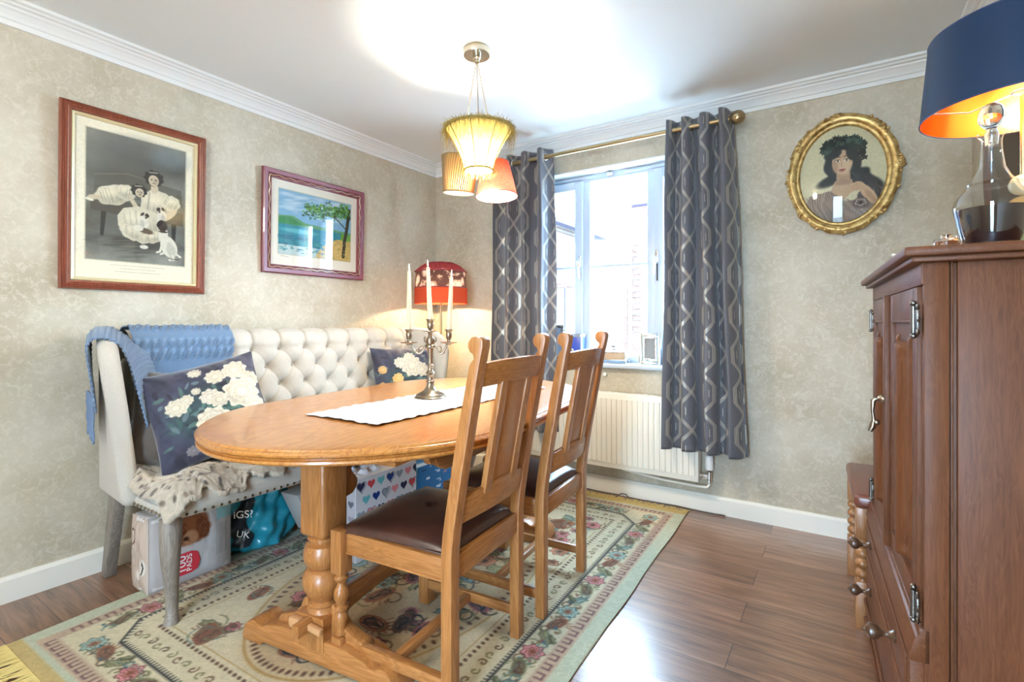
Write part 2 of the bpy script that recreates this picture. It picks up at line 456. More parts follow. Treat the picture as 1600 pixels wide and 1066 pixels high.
def leather():
    m, nt, bs = mat_new('worn_brown_leather')
    v = coords(nt)
    n = node(nt, 'ShaderNodeTexNoise', Scale=9.0, Detail=5.0, Roughness=.65); L(nt, v, n.inputs['Vector'])
    g = node(nt, 'ShaderNodeTexVoronoi', Scale=420.0); L(nt, v, g.inputs['Vector'])
    L(nt, ramp(nt, n.outputs['Fac'], [(.3, (.035, .014, .010)), (.58, (.075, .028, .018)), (.78, (.19, .075, .045))]), bs.inputs['Base Color'])
    P(bs, rough=.33, spec=.5, coat=.2, coatr=.3); bump(nt, bs, g.outputs['Distance'], .12, .001); return m
M_LEATHER = leather()
M_STOOLLEATHER = mat('chestnut_leather', (.17, .055, .035), .38, coat=.2)
def shade_mat(name, col, trans=.5, sc=0, stripe=None):
    m = bpy.data.materials.new(name); m.use_nodes = True; nt = m.node_tree
    nt.nodes.remove(nt.nodes['Principled BSDF']); out = nt.nodes['Material Output']
    d = nt.nodes.new('ShaderNodeBsdfDiffuse'); t = nt.nodes.new('ShaderNodeBsdfTranslucent'); mx = nt.nodes.new('ShaderNodeMixShader')
    mx.inputs[0].default_value = trans
    for s in (d, t): s.inputs['Color'].default_value = (*col, 1)
    if sc:
        n = node(nt, 'ShaderNodeTexNoise', Scale=sc, Detail=3.0); L(nt, coords(nt), n.inputs['Vector'])
        c = ramp(nt, n.outputs['Fac'], [(.3, tuple(x * .6 for x in col)), (.7, col)])
        for s in (d, t): L(nt, c, s.inputs['Color'])
    L(nt, d.outputs[0], mx.inputs[1]); L(nt, t.outputs[0], mx.inputs[2]); L(nt, mx.outputs[0], out.inputs['Surface']); return m
def emit(name, col, st):
    m = bpy.data.materials.new(name); m.use_nodes = True; nt = m.node_tree
    nt.nodes.remove(nt.nodes['Principled BSDF']); e = nt.nodes.new('ShaderNodeEmission'); e.inputs[0].default_value = (*col, 1); e.inputs[1].default_value = st
    L(nt, e.outputs[0], nt.nodes['Material Output'].inputs['Surface']); return m
M_BULB = emit('lit_bulb', (1, .80, .52), 14)

# ---------------------------------------------------------------- the room
RX0, RX1, RY0, RY1, RZ = 0.0, 3.25, -4.60, 0.0, 2.355
def struct(b, name, m, parent=None, ang=None):
    o = b.done(name, m, parent, ang=ang)
    if parent is None: o['kind'] = 'structure'
    return o
struct(B().lo((RX0 - .15, RY0 - .15, -.12), (RX1 + .15, RY1 + .30, 0), 0), 'floor', M_FLOOR)
struct(B().lo((RX0 - .15, RY0 - .15, RZ), (RX1 + .15, RY1 + .30, RZ + .12), 0), 'ceiling', M_WHITE)
struct(B().lo((RX0 - .15, RY0 - .15, 0), (RX0, RY1 + .30, RZ), 0), 'wall_left', M_WALL)
struct(B().lo((RX1, RY0 - .15, 0), (RX1 + .15, RY1 + .30, RZ), 0), 'wall_right', M_WALL)
WX0, WX1, WZ0, WZ1 = .86, 2.14, .815, 2.125     # window opening in the back wall
bw = B()
bw.lo((RX0, 0, 0), (WX0, .29, RZ), 0).lo((WX1, 0, 0), (RX1, .29, RZ), 0).lo((WX0, 0, 0), (WX1, .29, WZ0), 0).lo((WX0, 0, WZ1), (WX1, .29, RZ), 0)
struct(bw, 'wall_back', M_WALL)
DX0, DX1, DZ1 = 2.20, 2.85, 2.08                 # unseen glazed door added behind the camera to let sky light in
fw = B()
fw.lo((RX0, RY0 - .15, 0), (DX0, RY0, RZ), 0).lo((DX1, RY0 - .15, 0), (RX1, RY0, RZ), 0).lo((DX0, RY0 - .15, DZ1), (DX1, RY0, RZ), 0)
struct(fw, 'wall_front', M_WALL)
d1 = empty('added_door_1', ((DX0 + DX1) / 2, RY0 - .08, 0)); d1['kind'] = 'structure'
fr = B()
for x in (-.29, .29): fr.box((x, 0, 1.04), (.07, .07, 2.08), .004)
for z in (.04, 2.04): fr.box((0, 0, z), (.65, .068, .08), .004)
fr.done('added_door_frame', M_UPVC, d1)
for x in (0,): B().box((x, 0, 1.04), (.51, .008, 1.93), 0).done('added_door_pane', M_PANE, d1, ang=None)
B().box((-.28, .06, 1.02), (.025, .05, .13), .004).done('added_door_handle', M_CHROME, d1)
# window reveals and sill lining are painted white
rv = B()
rv.lo((WX0, .004, WZ0), (WX0 + .008, .15, WZ1), 0).lo((WX1 - .008, .004, WZ0), (WX1, .15, WZ1), 0).lo((WX0, .004, WZ1 - .008), (WX1, .15, WZ1), 0)
struct(rv, 'trim_1', M_CORN)
# baseboards
def skirt(name, a, b, inward):
    """profile runs along a->b"""
    q = B(); a = Vector((*a, 0)); b_ = Vector((*b, 0)); n = Vector((*inward, 0)).normalized()
    prof = [(0, 0), (.018, 0), (.018, .088), (.014, .094), (.010, .102), (0, .102)]
    A = [q.bm.verts.new(a + n * u + Vector((0, 0, z))) for u, z in prof]; Bv = [q.bm.verts.new(b_ + n * u + Vector((0, 0, z))) for u, z in prof]
    q.bm.faces.new(A); q.bm.faces.new(Bv[::-1])
    for i in range(len(prof)): q.bm.faces.new((A[i], A[(i + 1) % len(prof)], Bv[(i + 1) % len(prof)], Bv[i]))
    bmesh.ops.recalc_face_normals(q.bm, faces=q.bm.faces[:])
    return struct(q, name, M_GLOSSW)
skirt('baseboard_left', (0, RY0), (0, 0), (1, 0)); skirt('baseboard_back', (0, 0), (RX1, 0), (0, -1)); skirt('baseboard_right', (RX1, RY0), (RX1, 0), (-1, 0))
# coved cornice with stepped mouldings, mitred round the room
cp = [(0, 2.270), (.010, 2.270), (.012, 2.290), (.020, 2.292), (.026, 2.303), (.040, 2.318), (.050, 2.324), (.052, 2.331), (.068, 2.333), (.072, 2.340), (.088, 2.342), (.090, 2.3545), (0, 2.3545)]
cq = B(); rings = []
for cx_, cy_, sx, sy in ((RX0, RY0, 1, 1), (RX0, RY1, 1, -1), (RX1, RY1, -1, -1), (RX1, RY0, -1, 1)):
    rings.append([cq.bm.verts.new((cx_ + sx * u, cy_ + sy * u, z)) for u, z in cp])
for i in range(4):
    A = rings[i]; Bv = rings[(i + 1) % 4]
    for k in range(len(cp)): cq.bm.faces.new((A[k], A[(k + 1) % len(cp)], Bv[(k + 1) % len(cp)], Bv[k]))
bmesh.ops.recalc_face_normals(cq.bm, faces=cq.bm.faces[:])
struct(cq, 'trim_2', M_CORN)

# window: three lights, outer two casements
w1 = empty('window_1', (1.5, .16, 1.47)); w1['kind'] = 'structure'
def wp(name, m, f, par=w1):
    b = B(); f(b); o = b.done(name, m, par, ang=38); return o
Wc = 1.5
def rel(x, z): return (x - 1.5, z - 1.47)
def frm(b, x0, x1, z0, z1, t, y0, y1, bev=.004):
    X0, Z0 = rel(x0, z0); X1, Z1 = rel(x1, z1)
    b.lo((X0, y0, Z0), (X0 + t, y1, Z1), bev).lo((X1 - t, y0, Z0), (X1, y1, Z1), bev)
    b.lo((X0 + t, y0, Z0), (X1 - t, y1, Z0 + t), bev).lo((X0 + t, y0, Z1 - t), (X1 - t, y1, Z1), bev)
def outer(b):
    frm(b, WX0, WX1, WZ0 + .02, WZ1, .052, -.035, .035)
    for mx in (1.272, 1.728):
        X0, Z0 = rel(mx, WZ0 + .05); b.lo((X0 - .028, -.033, Z0), (X0 + .028, .033, WZ1 - .05 - 1.47), .004)
wf = wp('window_frame', M_UPVC, outer)
def sash(x0, x1):
    s = wp('casement_sash', M_UPVC, lambda b: frm(b, x0, x1, WZ0 + .062, WZ1 - .045, .058, -.055, .02, .006))
    X0, Z0 = rel((x0 + x1) / 2, 1.485)
    wp('glazing_bar', M_UPVC, lambda b: b.box((X0, -.02, Z0), (x1 - x0 - .11, .022, .018), .003))
    X1, Z1 = rel((x0 + x1) / 2, (WZ0 + WZ1) / 2 + .01)
    wp('window_pane', M_PANE, lambda b: b.box((X1, -.005, Z1), (x1 - x0 - .112, .006, WZ1 - WZ0 - .22), 0))
    return s
s_l = sash(WX0 + .045, 1.250); s_r = sash(1.750, WX1 - .045)
wp('window_pane', M_PANE, lambda b: b.box((0, .005, rel(0, 1.465)[1]), (.40, .006, 1.19), 0))
wp('glazing_bar', M_UPVC, lambda b: b.box((0, -.01, rel(0, 1.485)[1]), (.40, .022, .018), .003))
for hx, sgn in ((1.232, -1), (1.772, 1)):
    X0, Z0 = rel(hx, 1.50)
    h = wp('window_handle', M_CHROME, lambda b: (b.box((X0, -.062, Z0 + .02), (.022, .012, .075), .004), b.tube([(X0, -.07, Z0 + .02), (X0, -.088, Z0 + .02), (X0 - .004 * sgn, -.092, Z0), (X0 - .012 * sgn, -.090, Z0 - .10)], [.009, .009, .008, .006], 10)))
wp('handle_strap', M_BLACK, lambda b: b.box((rel(1.772, 0)[0] + .0, -.058, rel(0, 1.42)[1] - .0), (.008, .003, .11), 0))
for vx in (1.16, 1.72):
    X0, Z0 = rel(vx, 2.098)
    wp('trickle_vent', M_UPVC, lambda b: (b.box((X0, -.043, Z0), (.36, .014, .018), .004), b.box((X0, -.0515, Z0 - .003), (.33, .002, .004), 0)))
wp('vent_catch', M_CHROME, lambda b: (b.box((rel(1.45, 0)[0], -.048, rel(0, 2.10)[1]), (.04, .02, .022), .004), b.ball((rel(1.45, 0)[0], -.062, rel(0, 2.10)[1]), .010)))
wp('window_sill', M_UPVC, lambda b: b.prism([(-.205, -.67), (-.205, -.655), (-.199, -.643), (-.19, -.638), (-.03, -.638), (-.03, -.67)], 'yz', WX0 - 1.5 - .05, WX1 - 1.5 + .05, 0) if False else (b.lo((WX0 - 1.5, -.15, WZ0 - 1.47 - .002), (WX1 - 1.5, -.03, WZ0 - 1.47 + .02), 0), b.lo((WX0 - 1.5 - .05, -.20, WZ0 - 1.47 - .008), (WX1 - 1.5 + .05, -.1605, WZ0 - 1.47 + .02), .008), b.lo((WX0 - 1.5, -.162, WZ0 - 1.47 - .002), (WX1 - 1.5, -.149, WZ0 - 1.47 + .02), 0)))
# ---------------------------------------------------------------- outside the window
def brick(name, c1, c2, mort, sc=1.0):
    m, nt, bs = mat_new(name)
    br = node(nt, 'ShaderNodeTexBrick', Scale=1.0); br.inputs['Brick Width'].default_value = .225 * sc; br.inputs['Row Height'].default_value = .075 * sc
    br.inputs['Mortar Size'].default_value = .007; br.inputs['Color1'].default_value = (*c1, 1); br.inputs['Color2'].default_value = (*c2, 1); br.inputs['Mortar'].default_value = (*mort, 1)
    L(nt, coords(nt, (1, 1, 1), 'Object', (PI / 2, 0, 0)), br.inputs['Vector'])
    L(nt, br.outputs['Color'], bs.inputs['Base Color']); P(bs, rough=.9); return m
M_BRICK = brick('buff_red_brick', (.075, .034, .022), (.105, .055, .042), (.12, .105, .09))
M_SOFFIT = mat('mauve_soffit_board', (.05, .04, .075), .6)
M_TILE = mat('grey_roof_tile', (.08, .08, .09), .7)
M_LOUVRE = mat('pale_blue_panel', (.035, .055, .12), .5)
M_GRASS = mat('pale_stone_paving', (.75, .76, .75), .9)
o = B().lo((-14, .45, -.25), (14, 24, -.15), 0).done('ground', M_GRASS, ang=None); tag(o, kind='structure')
o = B().lo((-14, -16, -.25), (14, -4.85, -.15), 0).done('ground', M_GRASS, ang=None); tag(o, kind='structure')
h = thing('brick_house', 'buff brick house gable filling the middle window pane', 'house', (2.2, 13, -.15))
B().lo((-5.25, 0, 0), (6, 6, 5.05), 0).done('wall', M_BRICK, h, ang=None)
B().lo((-5.65, -.35, 5.05), (6.3, .0, 5.16), 0).done('soffit', M_SOFFIT, h, ang=None)
B().lo((-5.65, -.45, 5.16), (6.3, -.30, 5.30), .02).done('gutter', M_UPVC, h, ang=None)
B().prism([(-.45, 5.30), (3.2, 7.3), (6.3, 5.30)], 'yz', -5.7, 6.4).done('roof', M_TILE, h, ang=None)
q = B()
for k in range(16):
    z = 1.0 + k * .19
    q.box((-5.10 if k % 2 else -5.06, -.02, z), (.30 if k % 2 else .22, .04, .10), .004)
q.done('corner_quoins', mat('slate_blue_brick', (.16, .18, .26), .8), h, ang=None)
h = thing('far_house', 'white roofed house end seen high in the left pane', 'house', (-6.4, 13.2, -.15))
B().lo((-5, 0, 0), (0, 7, 5.0), 0).done('wall', M_BRICK, h, ang=None)
B().lo((-5, -.3, 5.0), (.35, 7.2, 5.12), 0).done('soffit', M_SOFFIT, h, ang=None)
B().lo((.22, -.3, 5.12), (.40, 7.2, 5.32), .02).done('fascia_board', M_UPVC, h, ang=None)
B().prism([(-5.2, 5.3), (-2.5, 6.6), (.42, 5.3)], 'xz', -.4, 7.3).done('roof', M_TILE, h, ang=None)
g = thing('garage', 'low garage with pale tiled roof and blue door, seen in the left pane', 'garage', (-6.2, 10, -.15))
B().lo((-3.4, 0, 0), (3.0, 3.1, 2.45), 0).done('wall', M_BRICK, g, ang=None)
q = B()
for k in range(12):
    z0 = 2.55 + k * .125; y0 = -.25 + k * .26
    q.prism([(y0, z0), (y0 + .27, z0 + .125), (y0 + .27, z0 + .09), (y0, z0 - .045)], 'yz', -3.6, 3.2)
q.done('roof', mat('pale_roof_tile', (.10, .10, .11), .7), g, ang=None)
B().lo((-3.6, -.36, 2.38), (3.2, -.22, 2.52), .03).done('gutter', M_UPVC, g, ang=None)
q = B()
for k in range(16): q.lo((-3.2 + k * .39, -.05, 0), (-3.2 + k * .39 + .36, -.005, 2.25), .01)
q.done('garage_door', M_LOUVRE, g, ang=None)

# ---------------------------------------------------------------- pictures
def frame_rails(name, w, h, prof, mat_, parent, depth_axis='y'):
    """mitred moulding: prof list of (inset from outer edge, depth toward room)"""
    q = B(); n = len(prof); rings = []
    for sx, sz in ((-1, -1), (1, -1), (1, 1), (-1, 1)):
        rings.append([q.bm.verts.new((sx * (w / 2 - u), -d, sz * (h / 2 - u))) for u, d in prof])
    for i in range(4):
        A = rings[i]; Bv = rings[(i + 1) % 4]
        for k in range(n): q.bm.faces.new((A[k], A[(k + 1) % n], Bv[(k + 1) % n], Bv[k]))
    bmesh.ops.recalc_face_normals(q.bm, faces=q.bm.faces[:])
    return q.done(name, mat_, parent, ang=30)
# 1) big sepia print, seated children with dogs (generic)
def cloth(c, cx, cy, rx, ry, rot, col, n=10, seed=1, fold=None):
    """soft gathered fabric: base, shaded underside, lit top, strokes for the gathers"""
    r = random.Random(seed); dk = tuple(q * .62 for q in col); lt = tuple(min(1, q * 1.12) for q in col)
    c.ell(cx, cy, rx, ry, col, rot=rot, soft=2.5, wob=.05, petals=7, seed=seed)
    ca, sa = math.cos(rot), math.sin(rot)
    c.ell(cx + rx * .18 * ca - ry * .35 * sa * -1, cy + ry * .42, rx * .72, ry * .42, dk, rot=rot, soft=ry * .5, al=.45); c.ell(cx - rx * .2, cy - ry * .3, rx * .5, ry * .38, lt, rot=rot, soft=ry * .5, al=.7)
    fd = rot + PI / 2 if fold is None else fold
    for k in range(n):
        u = r.uniform(-.8, .8); l = math.sqrt(max(0, 1 - u * u)) * .85; x = cx + u * rx * ca; y = cy + u * rx * sa; L_ = ry * l * r.uniform(.5, 1)
        c.line([(x - L_ * math.cos(fd), y - L_ * math.sin(fd)), (x + r.uniform(-2, 2), y), (x + L_ * math.cos(fd), y + L_ * math.sin(fd))], r.uniform(1.2, 2.4), dk if k % 2 else lt, r.uniform(.25, .5), 1.6)
def head(c, x, y, s, sk, hr, tilt=0, ribbon=None):
    c.ell(x, y - s * .25, s * 1.25, s * 1.15, hr, soft=2.5, wob=.08, petals=9, seed=x)
    for k in range(14): a = k * .45; c.ring(x + s * .95 * math.cos(a), y - s * .2 + s * .8 * math.sin(a), s * .28, s * .24, tuple(q * 1.7 + .03 for q in hr), .8, al=.5)
    c.ell(x + tilt * s * .2, y + s * .12, s * .68, s * .82, sk, rot=tilt * .4, soft=1.5); c.ell(x + s * .25, y + s * .25, s * .3, s * .5, tuple(q * .8 for q in sk), soft=3, al=.6)
    for e in (-.28, .28): c.ell(x + tilt * s * .2 + e * s, y + s * .05, s * .11, s * .07, hr, soft=.8); c.line([(x + tilt * s * .2 + (e - .14) * s, y - s * .1), (x + tilt * s * .2 + (e + .14) * s, y - s * .12)], .8, hr, .7)
    c.line([(x + tilt * s * .2, y + s * .1), (x + tilt * s * .22, y + s * .32)], .9, tuple(q * .72 for q in sk), .8); c.ell(x + tilt * s * .2, y + s * .52, s * .2, s * .06, (.42, .28, .24), soft=.8)
    if ribbon: c.line([(x - s * .6, y - s * 1.0), (x + s * .5, y - s * 1.15)], 2.5, ribbon, .9)
def sepia():
    c = Cv(300, 440, (.93, .90, .80)); x0, y0, x1, y1 = 26, 26, 274, 386
    c.rect(x0 - 3, y0 - 3, x1 + 3, y1 + 3, (.80, .77, .66)); c.rect(x0, y0, x1, y1, (.47, .475, .44))
    N = vnoise(440, 300, 5, 5, 9); S = c.a[y0:y1, x0:x1]; S *= (.62 + .72 * N[y0:y1, x0:x1])[..., None]
    S *= np.interp(np.arange(y1 - y0), [0, 60, 160, 260, 360], [.95, .80, .95, .72, 1.05])[:, None, None]
    c.ell(150, 70, 90, 40, (.30, .31, .29), soft=40, al=.6); c.ell(230, 60, 50, 30, (.50, .56, .58), soft=26, al=.5)
    # carved settle
    c.poly([(44, 150), (120, 132), (262, 150), (268, 205), (44, 200)], (.36, .35, .31), .75); c.line([(44, 150), (120, 132), (262, 150)], 2.5, (.55, .53, .47), .6, 2)
    c.poly([(36, 205), (268, 220), (268, 262), (36, 250)], (.31, .30, .27), .8); c.line([(36, 206), (268, 221)], 2, (.52, .50, .44), .6, 2); c.poly([(60, 250), (72, 250), (66, 318), (58, 318)], (.20, .20, .18)); c.poly([(236, 258), (250, 258), (246, 326), (238, 326)], (.22, .21, .19))
    c.ell(150, 330, 110, 18, (.24, .24, .22), soft=12, al=.7)
    for k in range(26): x = random.uniform(40, 250); y = random.uniform(318, 378); c.ell(x, y, random.uniform(12, 34), random.uniform(2, 5), random.choice([(.50, .49, .44), (.30, .30, .27)]), rot=-.12, soft=3, al=.4)
    cr = (.82, .79, .69); sk = (.78, .72, .61); hr = (.15, .14, .13)
    # right hand child, upright
    cloth(c, 196, 206, 42, 44, .1, cr, 14, 2); cloth(c, 236, 196, 24, 24, .4, cr, 9, 3); c.ell(232, 232, 9, 27, sk, rot=.75, soft=2); c.ell(212, 246, 10, 6, sk, soft=1.5)
    c.ell(190, 160, 10, 14, sk, soft=2); head(c, 188, 134, 20, sk, hr, -.1, (.8, .78, .7))
    # left hand child leaning across
    cloth(c, 88, 200, 44, 28, -.30, cr, 16, 4); cloth(c, 118, 186, 24, 22, .1, cr, 9, 5); c.ell(44, 214, 15, 7, sk, rot=-.15, soft=2); c.ell(34, 222, 10, 4, (.88, .86, .78), rot=.2, soft=1)
    c.ell(139, 216, 6, 27, sk, rot=-.55, soft=2); head(c, 150, 178, 16, sk, hr, .5, (.8, .78, .7))
    # skirt over the seat edge
    c.poly([(112, 232), (150, 220), (208, 236), (214, 282), (196, 318), (160, 330), (124, 312), (100, 284), (98, 256)], cr)
    cloth(c, 156, 268, 52, 40, .15, cr, 26, 6, PI * .45); cloth(c, 132, 300, 30, 20, .5, cr, 12, 7, PI * .5); cloth(c, 186, 306, 26, 18, -.3, cr, 12, 8, PI * .5)
    W_ = (.86, .84, .77); pt = (.24, .20, .17)
    def pup(x, y, s, f, col2=pt):
        c.ell(x + f * s * .2, y + s * 1.3, s * .85, s * 1.25, W_, rot=.25 * f, soft=2); c.ell(x + f * s * .5, y + s * 1.6, s * .4, s * .8, tuple(q * .78 for q in W_), soft=3, al=.6)
        c.ell(x, y, s * .62, s * .6, W_, soft=1.5); c.ell(x - f * s * .35, y - s * .15, s * .34, s * .42, col2, rot=f * .5, soft=1.2); c.ell(x + f * s * .45, y - s * .3, s * .24, s * .42, col2, rot=-f * .7, soft=1)
        c.ell(x - f * s * .15, y + s * .35, s * .2, s * .15, (.10, .09, .08), soft=.6); c.ell(x + f * s * .12, y + s * .0, s * .08, s * .08, (.08, .07, .06), soft=.5)
    pup(206, 222, 15, 1); pup(166, 246, 15, -1); c.ell(168, 290, 20, 8, (.40, .34, .28), rot=.2, soft=3); c.ell(150, 284, 12, 9, W_, soft=2)
    # terrier sitting on the floor, seen from behind
    c.ell(230, 330, 22, 34, W_, rot=-.35, soft=2); c.ell(236, 340, 12, 24, tuple(q * .8 for q in W_), rot=-.3, soft=4, al=.6); c.ell(214, 296, 13, 22, W_, rot=.15, soft=2); c.ell(212, 268, 13, 17, pt, rot=-.1, soft=1.5); c.ell(204, 262, 6, 12, (.14, .12, .11), rot=.5, soft=1); c.ell(214, 286, 12, 3, (.30, .26, .22), soft=1)
    for p in ([(214, 312), (206, 346), (198, 350)], [(222, 318), (216, 350), (208, 354)], [(240, 356), (244, 368), (232, 370)], [(250, 350), (262, 358)]): c.line(p, 6, W_, 1, 1.5)
    c.ell(164, 338, 11, 6, W_, soft=1.5); c.line([(236, 368), (258, 366)], 3, (.2, .2, .18), .6)
    c.noise(160, .05, 4, 2)
    for k, (a_, b_) in enumerate(((84, 216), (106, 194), (92, 208))): c.line([(a_, 398 + k * 9), (b_, 398 + k * 9)], 1.2, (.58, .54, .46), .6)
    return c
pf = thing('framed_print', 'large sepia print of seated children and dogs in reeded red-brown frame', 'picture', (0, -2.065, 1.643), PI / 2)
pf.rotation_euler = (math.radians(1.3), 0, PI / 2)
frame_rails('frame', .575, .795, [(0, .003), (0, .022), (.004, .030), (.008, .026), (.011, .031), (.015, .027), (.019, .032), (.023, .028), (.027, .031), (.031, .027), (.035, .026), (.038, .018), (.038, .003)], wood('red_wood', 'z'), pf)
frame_rails('slip', .503, .723, [(0, .003), (0, .018), (.004, .021), (.014, .017), (.016, .010), (.016, .003)], mat('cream_gold_slip', (.66, .56, .33), .35, metal=.4), pf)
painted('print', sepia(), .475, .695, M_PRINT, pf, lambda p: p + np.array([0, -.009, 0]))
B().box((0, -.013, 0), (.472, .002, .692), 0).done('glazing', M_PANE, pf, ang=None)
# 2) coastal watercolour
def coast():
    c = Cv(260, 214, (.93, .91, .85)); x0, y0, x1, y1 = 22, 22, 238, 184
    c.rect(x0 - 2, y0 - 2, x1 + 2, y1 + 2, (.78, .74, .62)); c.rect(x0, y0, x1, y1, (.50, .68, .80))
    H = y1 - y0
    for k in range(60):
        x = random.uniform(x0 + 10, x1 - 25); y = random.uniform(y0 + 4, y0 + 60); c.ell(x, y, random.uniform(8, 24), random.uniform(2, 4), (.80, .87, .90), rot=-.12, soft=3, al=.45)
    c.poly([(x0, 88), (60, 84), (95, 98), (x1, 104), (x1, 120), (x0, 120)], (.36, .58, .38)); c.poly([(x0, 92), (52, 88), (90, 104), (x0, 112)], (.22, .50, .28))
    c.rect(x0, 108, x1 - 30, 160, (.16, .50, .56)); c.ell(80, 122, 50, 6, (.45, .75, .78), soft=4, al=.7); c.ell(60, 140, 44, 5, (.08, .36, .46), soft=4, al=.8); c.ell(110, 150, 50, 6, (.20, .55, .55), soft=5, al=.8)
    c.poly([(120, 184), (150, 150), (190, 128), (x1, 122), (x1, y1)], (.78, .66, .38)); c.rect(205, 110, x1, 128, (.40, .62, .24))
    c.rect(x0, 160, 130, y1, (.72, .80, .78)); 
    for k in range(60): c.ell(random.uniform(x0 + 4, 150), random.uniform(138, 178), random.uniform(2, 8), random.uniform(.8, 2), random.choice([(.08, .28, .34), (.12, .4, .45), (.3, .55, .55)]), al=.8)
    c.line([(214, 172), (218, 128), (226, 90), (232, 40)], 10, (.20, .18, .12)); c.line([(222, 95), (190, 70), (150, 62)], 3, (.22, .2, .12)); c.line([(226, 80), (236, 60)], 4, (.2, .18, .12))
    for k in range(420):
        t = random.random(); x = 100 + t * 134 + random.gauss(0, 6); y = 62 - t * 18 + random.gauss(0, 11)
        if x0 + 3 < x < x1 - 3 and y0 + 2 < y < 100: c.ell(x, y, random.uniform(1.5, 5), random.uniform(1, 3), random.choice([(.14, .34, .10), (.24, .48, .14), (.42, .62, .22), (.10, .24, .08)]), al=.85)
    for k in range(90): c.ell(random.uniform(150, x1 - 4), random.uniform(132, y1 - 3), random.uniform(1, 5), 1, random.choice([(.5, .4, .2), (.88, .78, .5), (.45, .5, .2)]), al=.7)
    for X0_, X1_, Y0_, Y1_ in ((0, x0 - 2, 0, 214), (x1 + 2, 260, 0, 214), (0, 260, 0, y0 - 2), (0, 260, y1 + 2, 214)): c.rect(X0_, Y0_, X1_, Y1_, (.93, .91, .85))
    c.line([(28, 189), (50, 191)], 1, (.4, .38, .35), .7); return c
pf = thing('framed_watercolour', 'coastal watercolour of tree over blue bay, burgundy frame with rope moulding', 'picture', (0, -1.113, 1.686))
pf.rotation_euler = (math.radians(1.2), 0, PI / 2)
M_BURG = mat('burgundy_lacquer', (.20, .035, .05), .3, coat=.3)
frame_rails('frame', .715, .598, [(0, .003), (0, .024), (.006, .030), (.026, .026), (.030, .022), (.030, .018), (.046, .018), (.046, .003)], M_BURG, pf)
frame_rails('inner_lip', .627, .510, [(0, .003), (0, .024), (.005, .022), (.008, .012), (.008, .003)], M_BURG, pf)
rp = B()
def rope(a, b):
    a = Vector(a); b = Vector(b); d = (b - a); n = int(d.length / .011); ax = d.normalized(); sd = Vector((0, 1, 0)).cross(ax)
    rp.tube([a + d * (i / n) + sd * (.0035 * math.sin(i * .95)) + Vector((0, -.002 * math.cos(i * .95), 0)) for i in range(n + 1)], .0028, 6)
for a, b in (((-.32, -.023, -.262), (.32, -.023, -.262)), ((-.32, -.023, .262), (.32, -.023, .262)), ((-.32, -.023, -.262), (-.32, -.023, .262)), ((.32, -.023, -.262), (.32, -.023, .262))): rope(a, b)
rp.done('rope_moulding', mat('pale_gilt', (.62, .46, .30), .3, metal=.7), pf)
painted('picture', coast(), .615, .498, M_PRINT, pf, lambda p: p + np.array([0, -.009, 0]))
B().box((0, -.013, 0), (.612, .002, .495), 0).done('glazing', M_PANE, pf, ang=None)
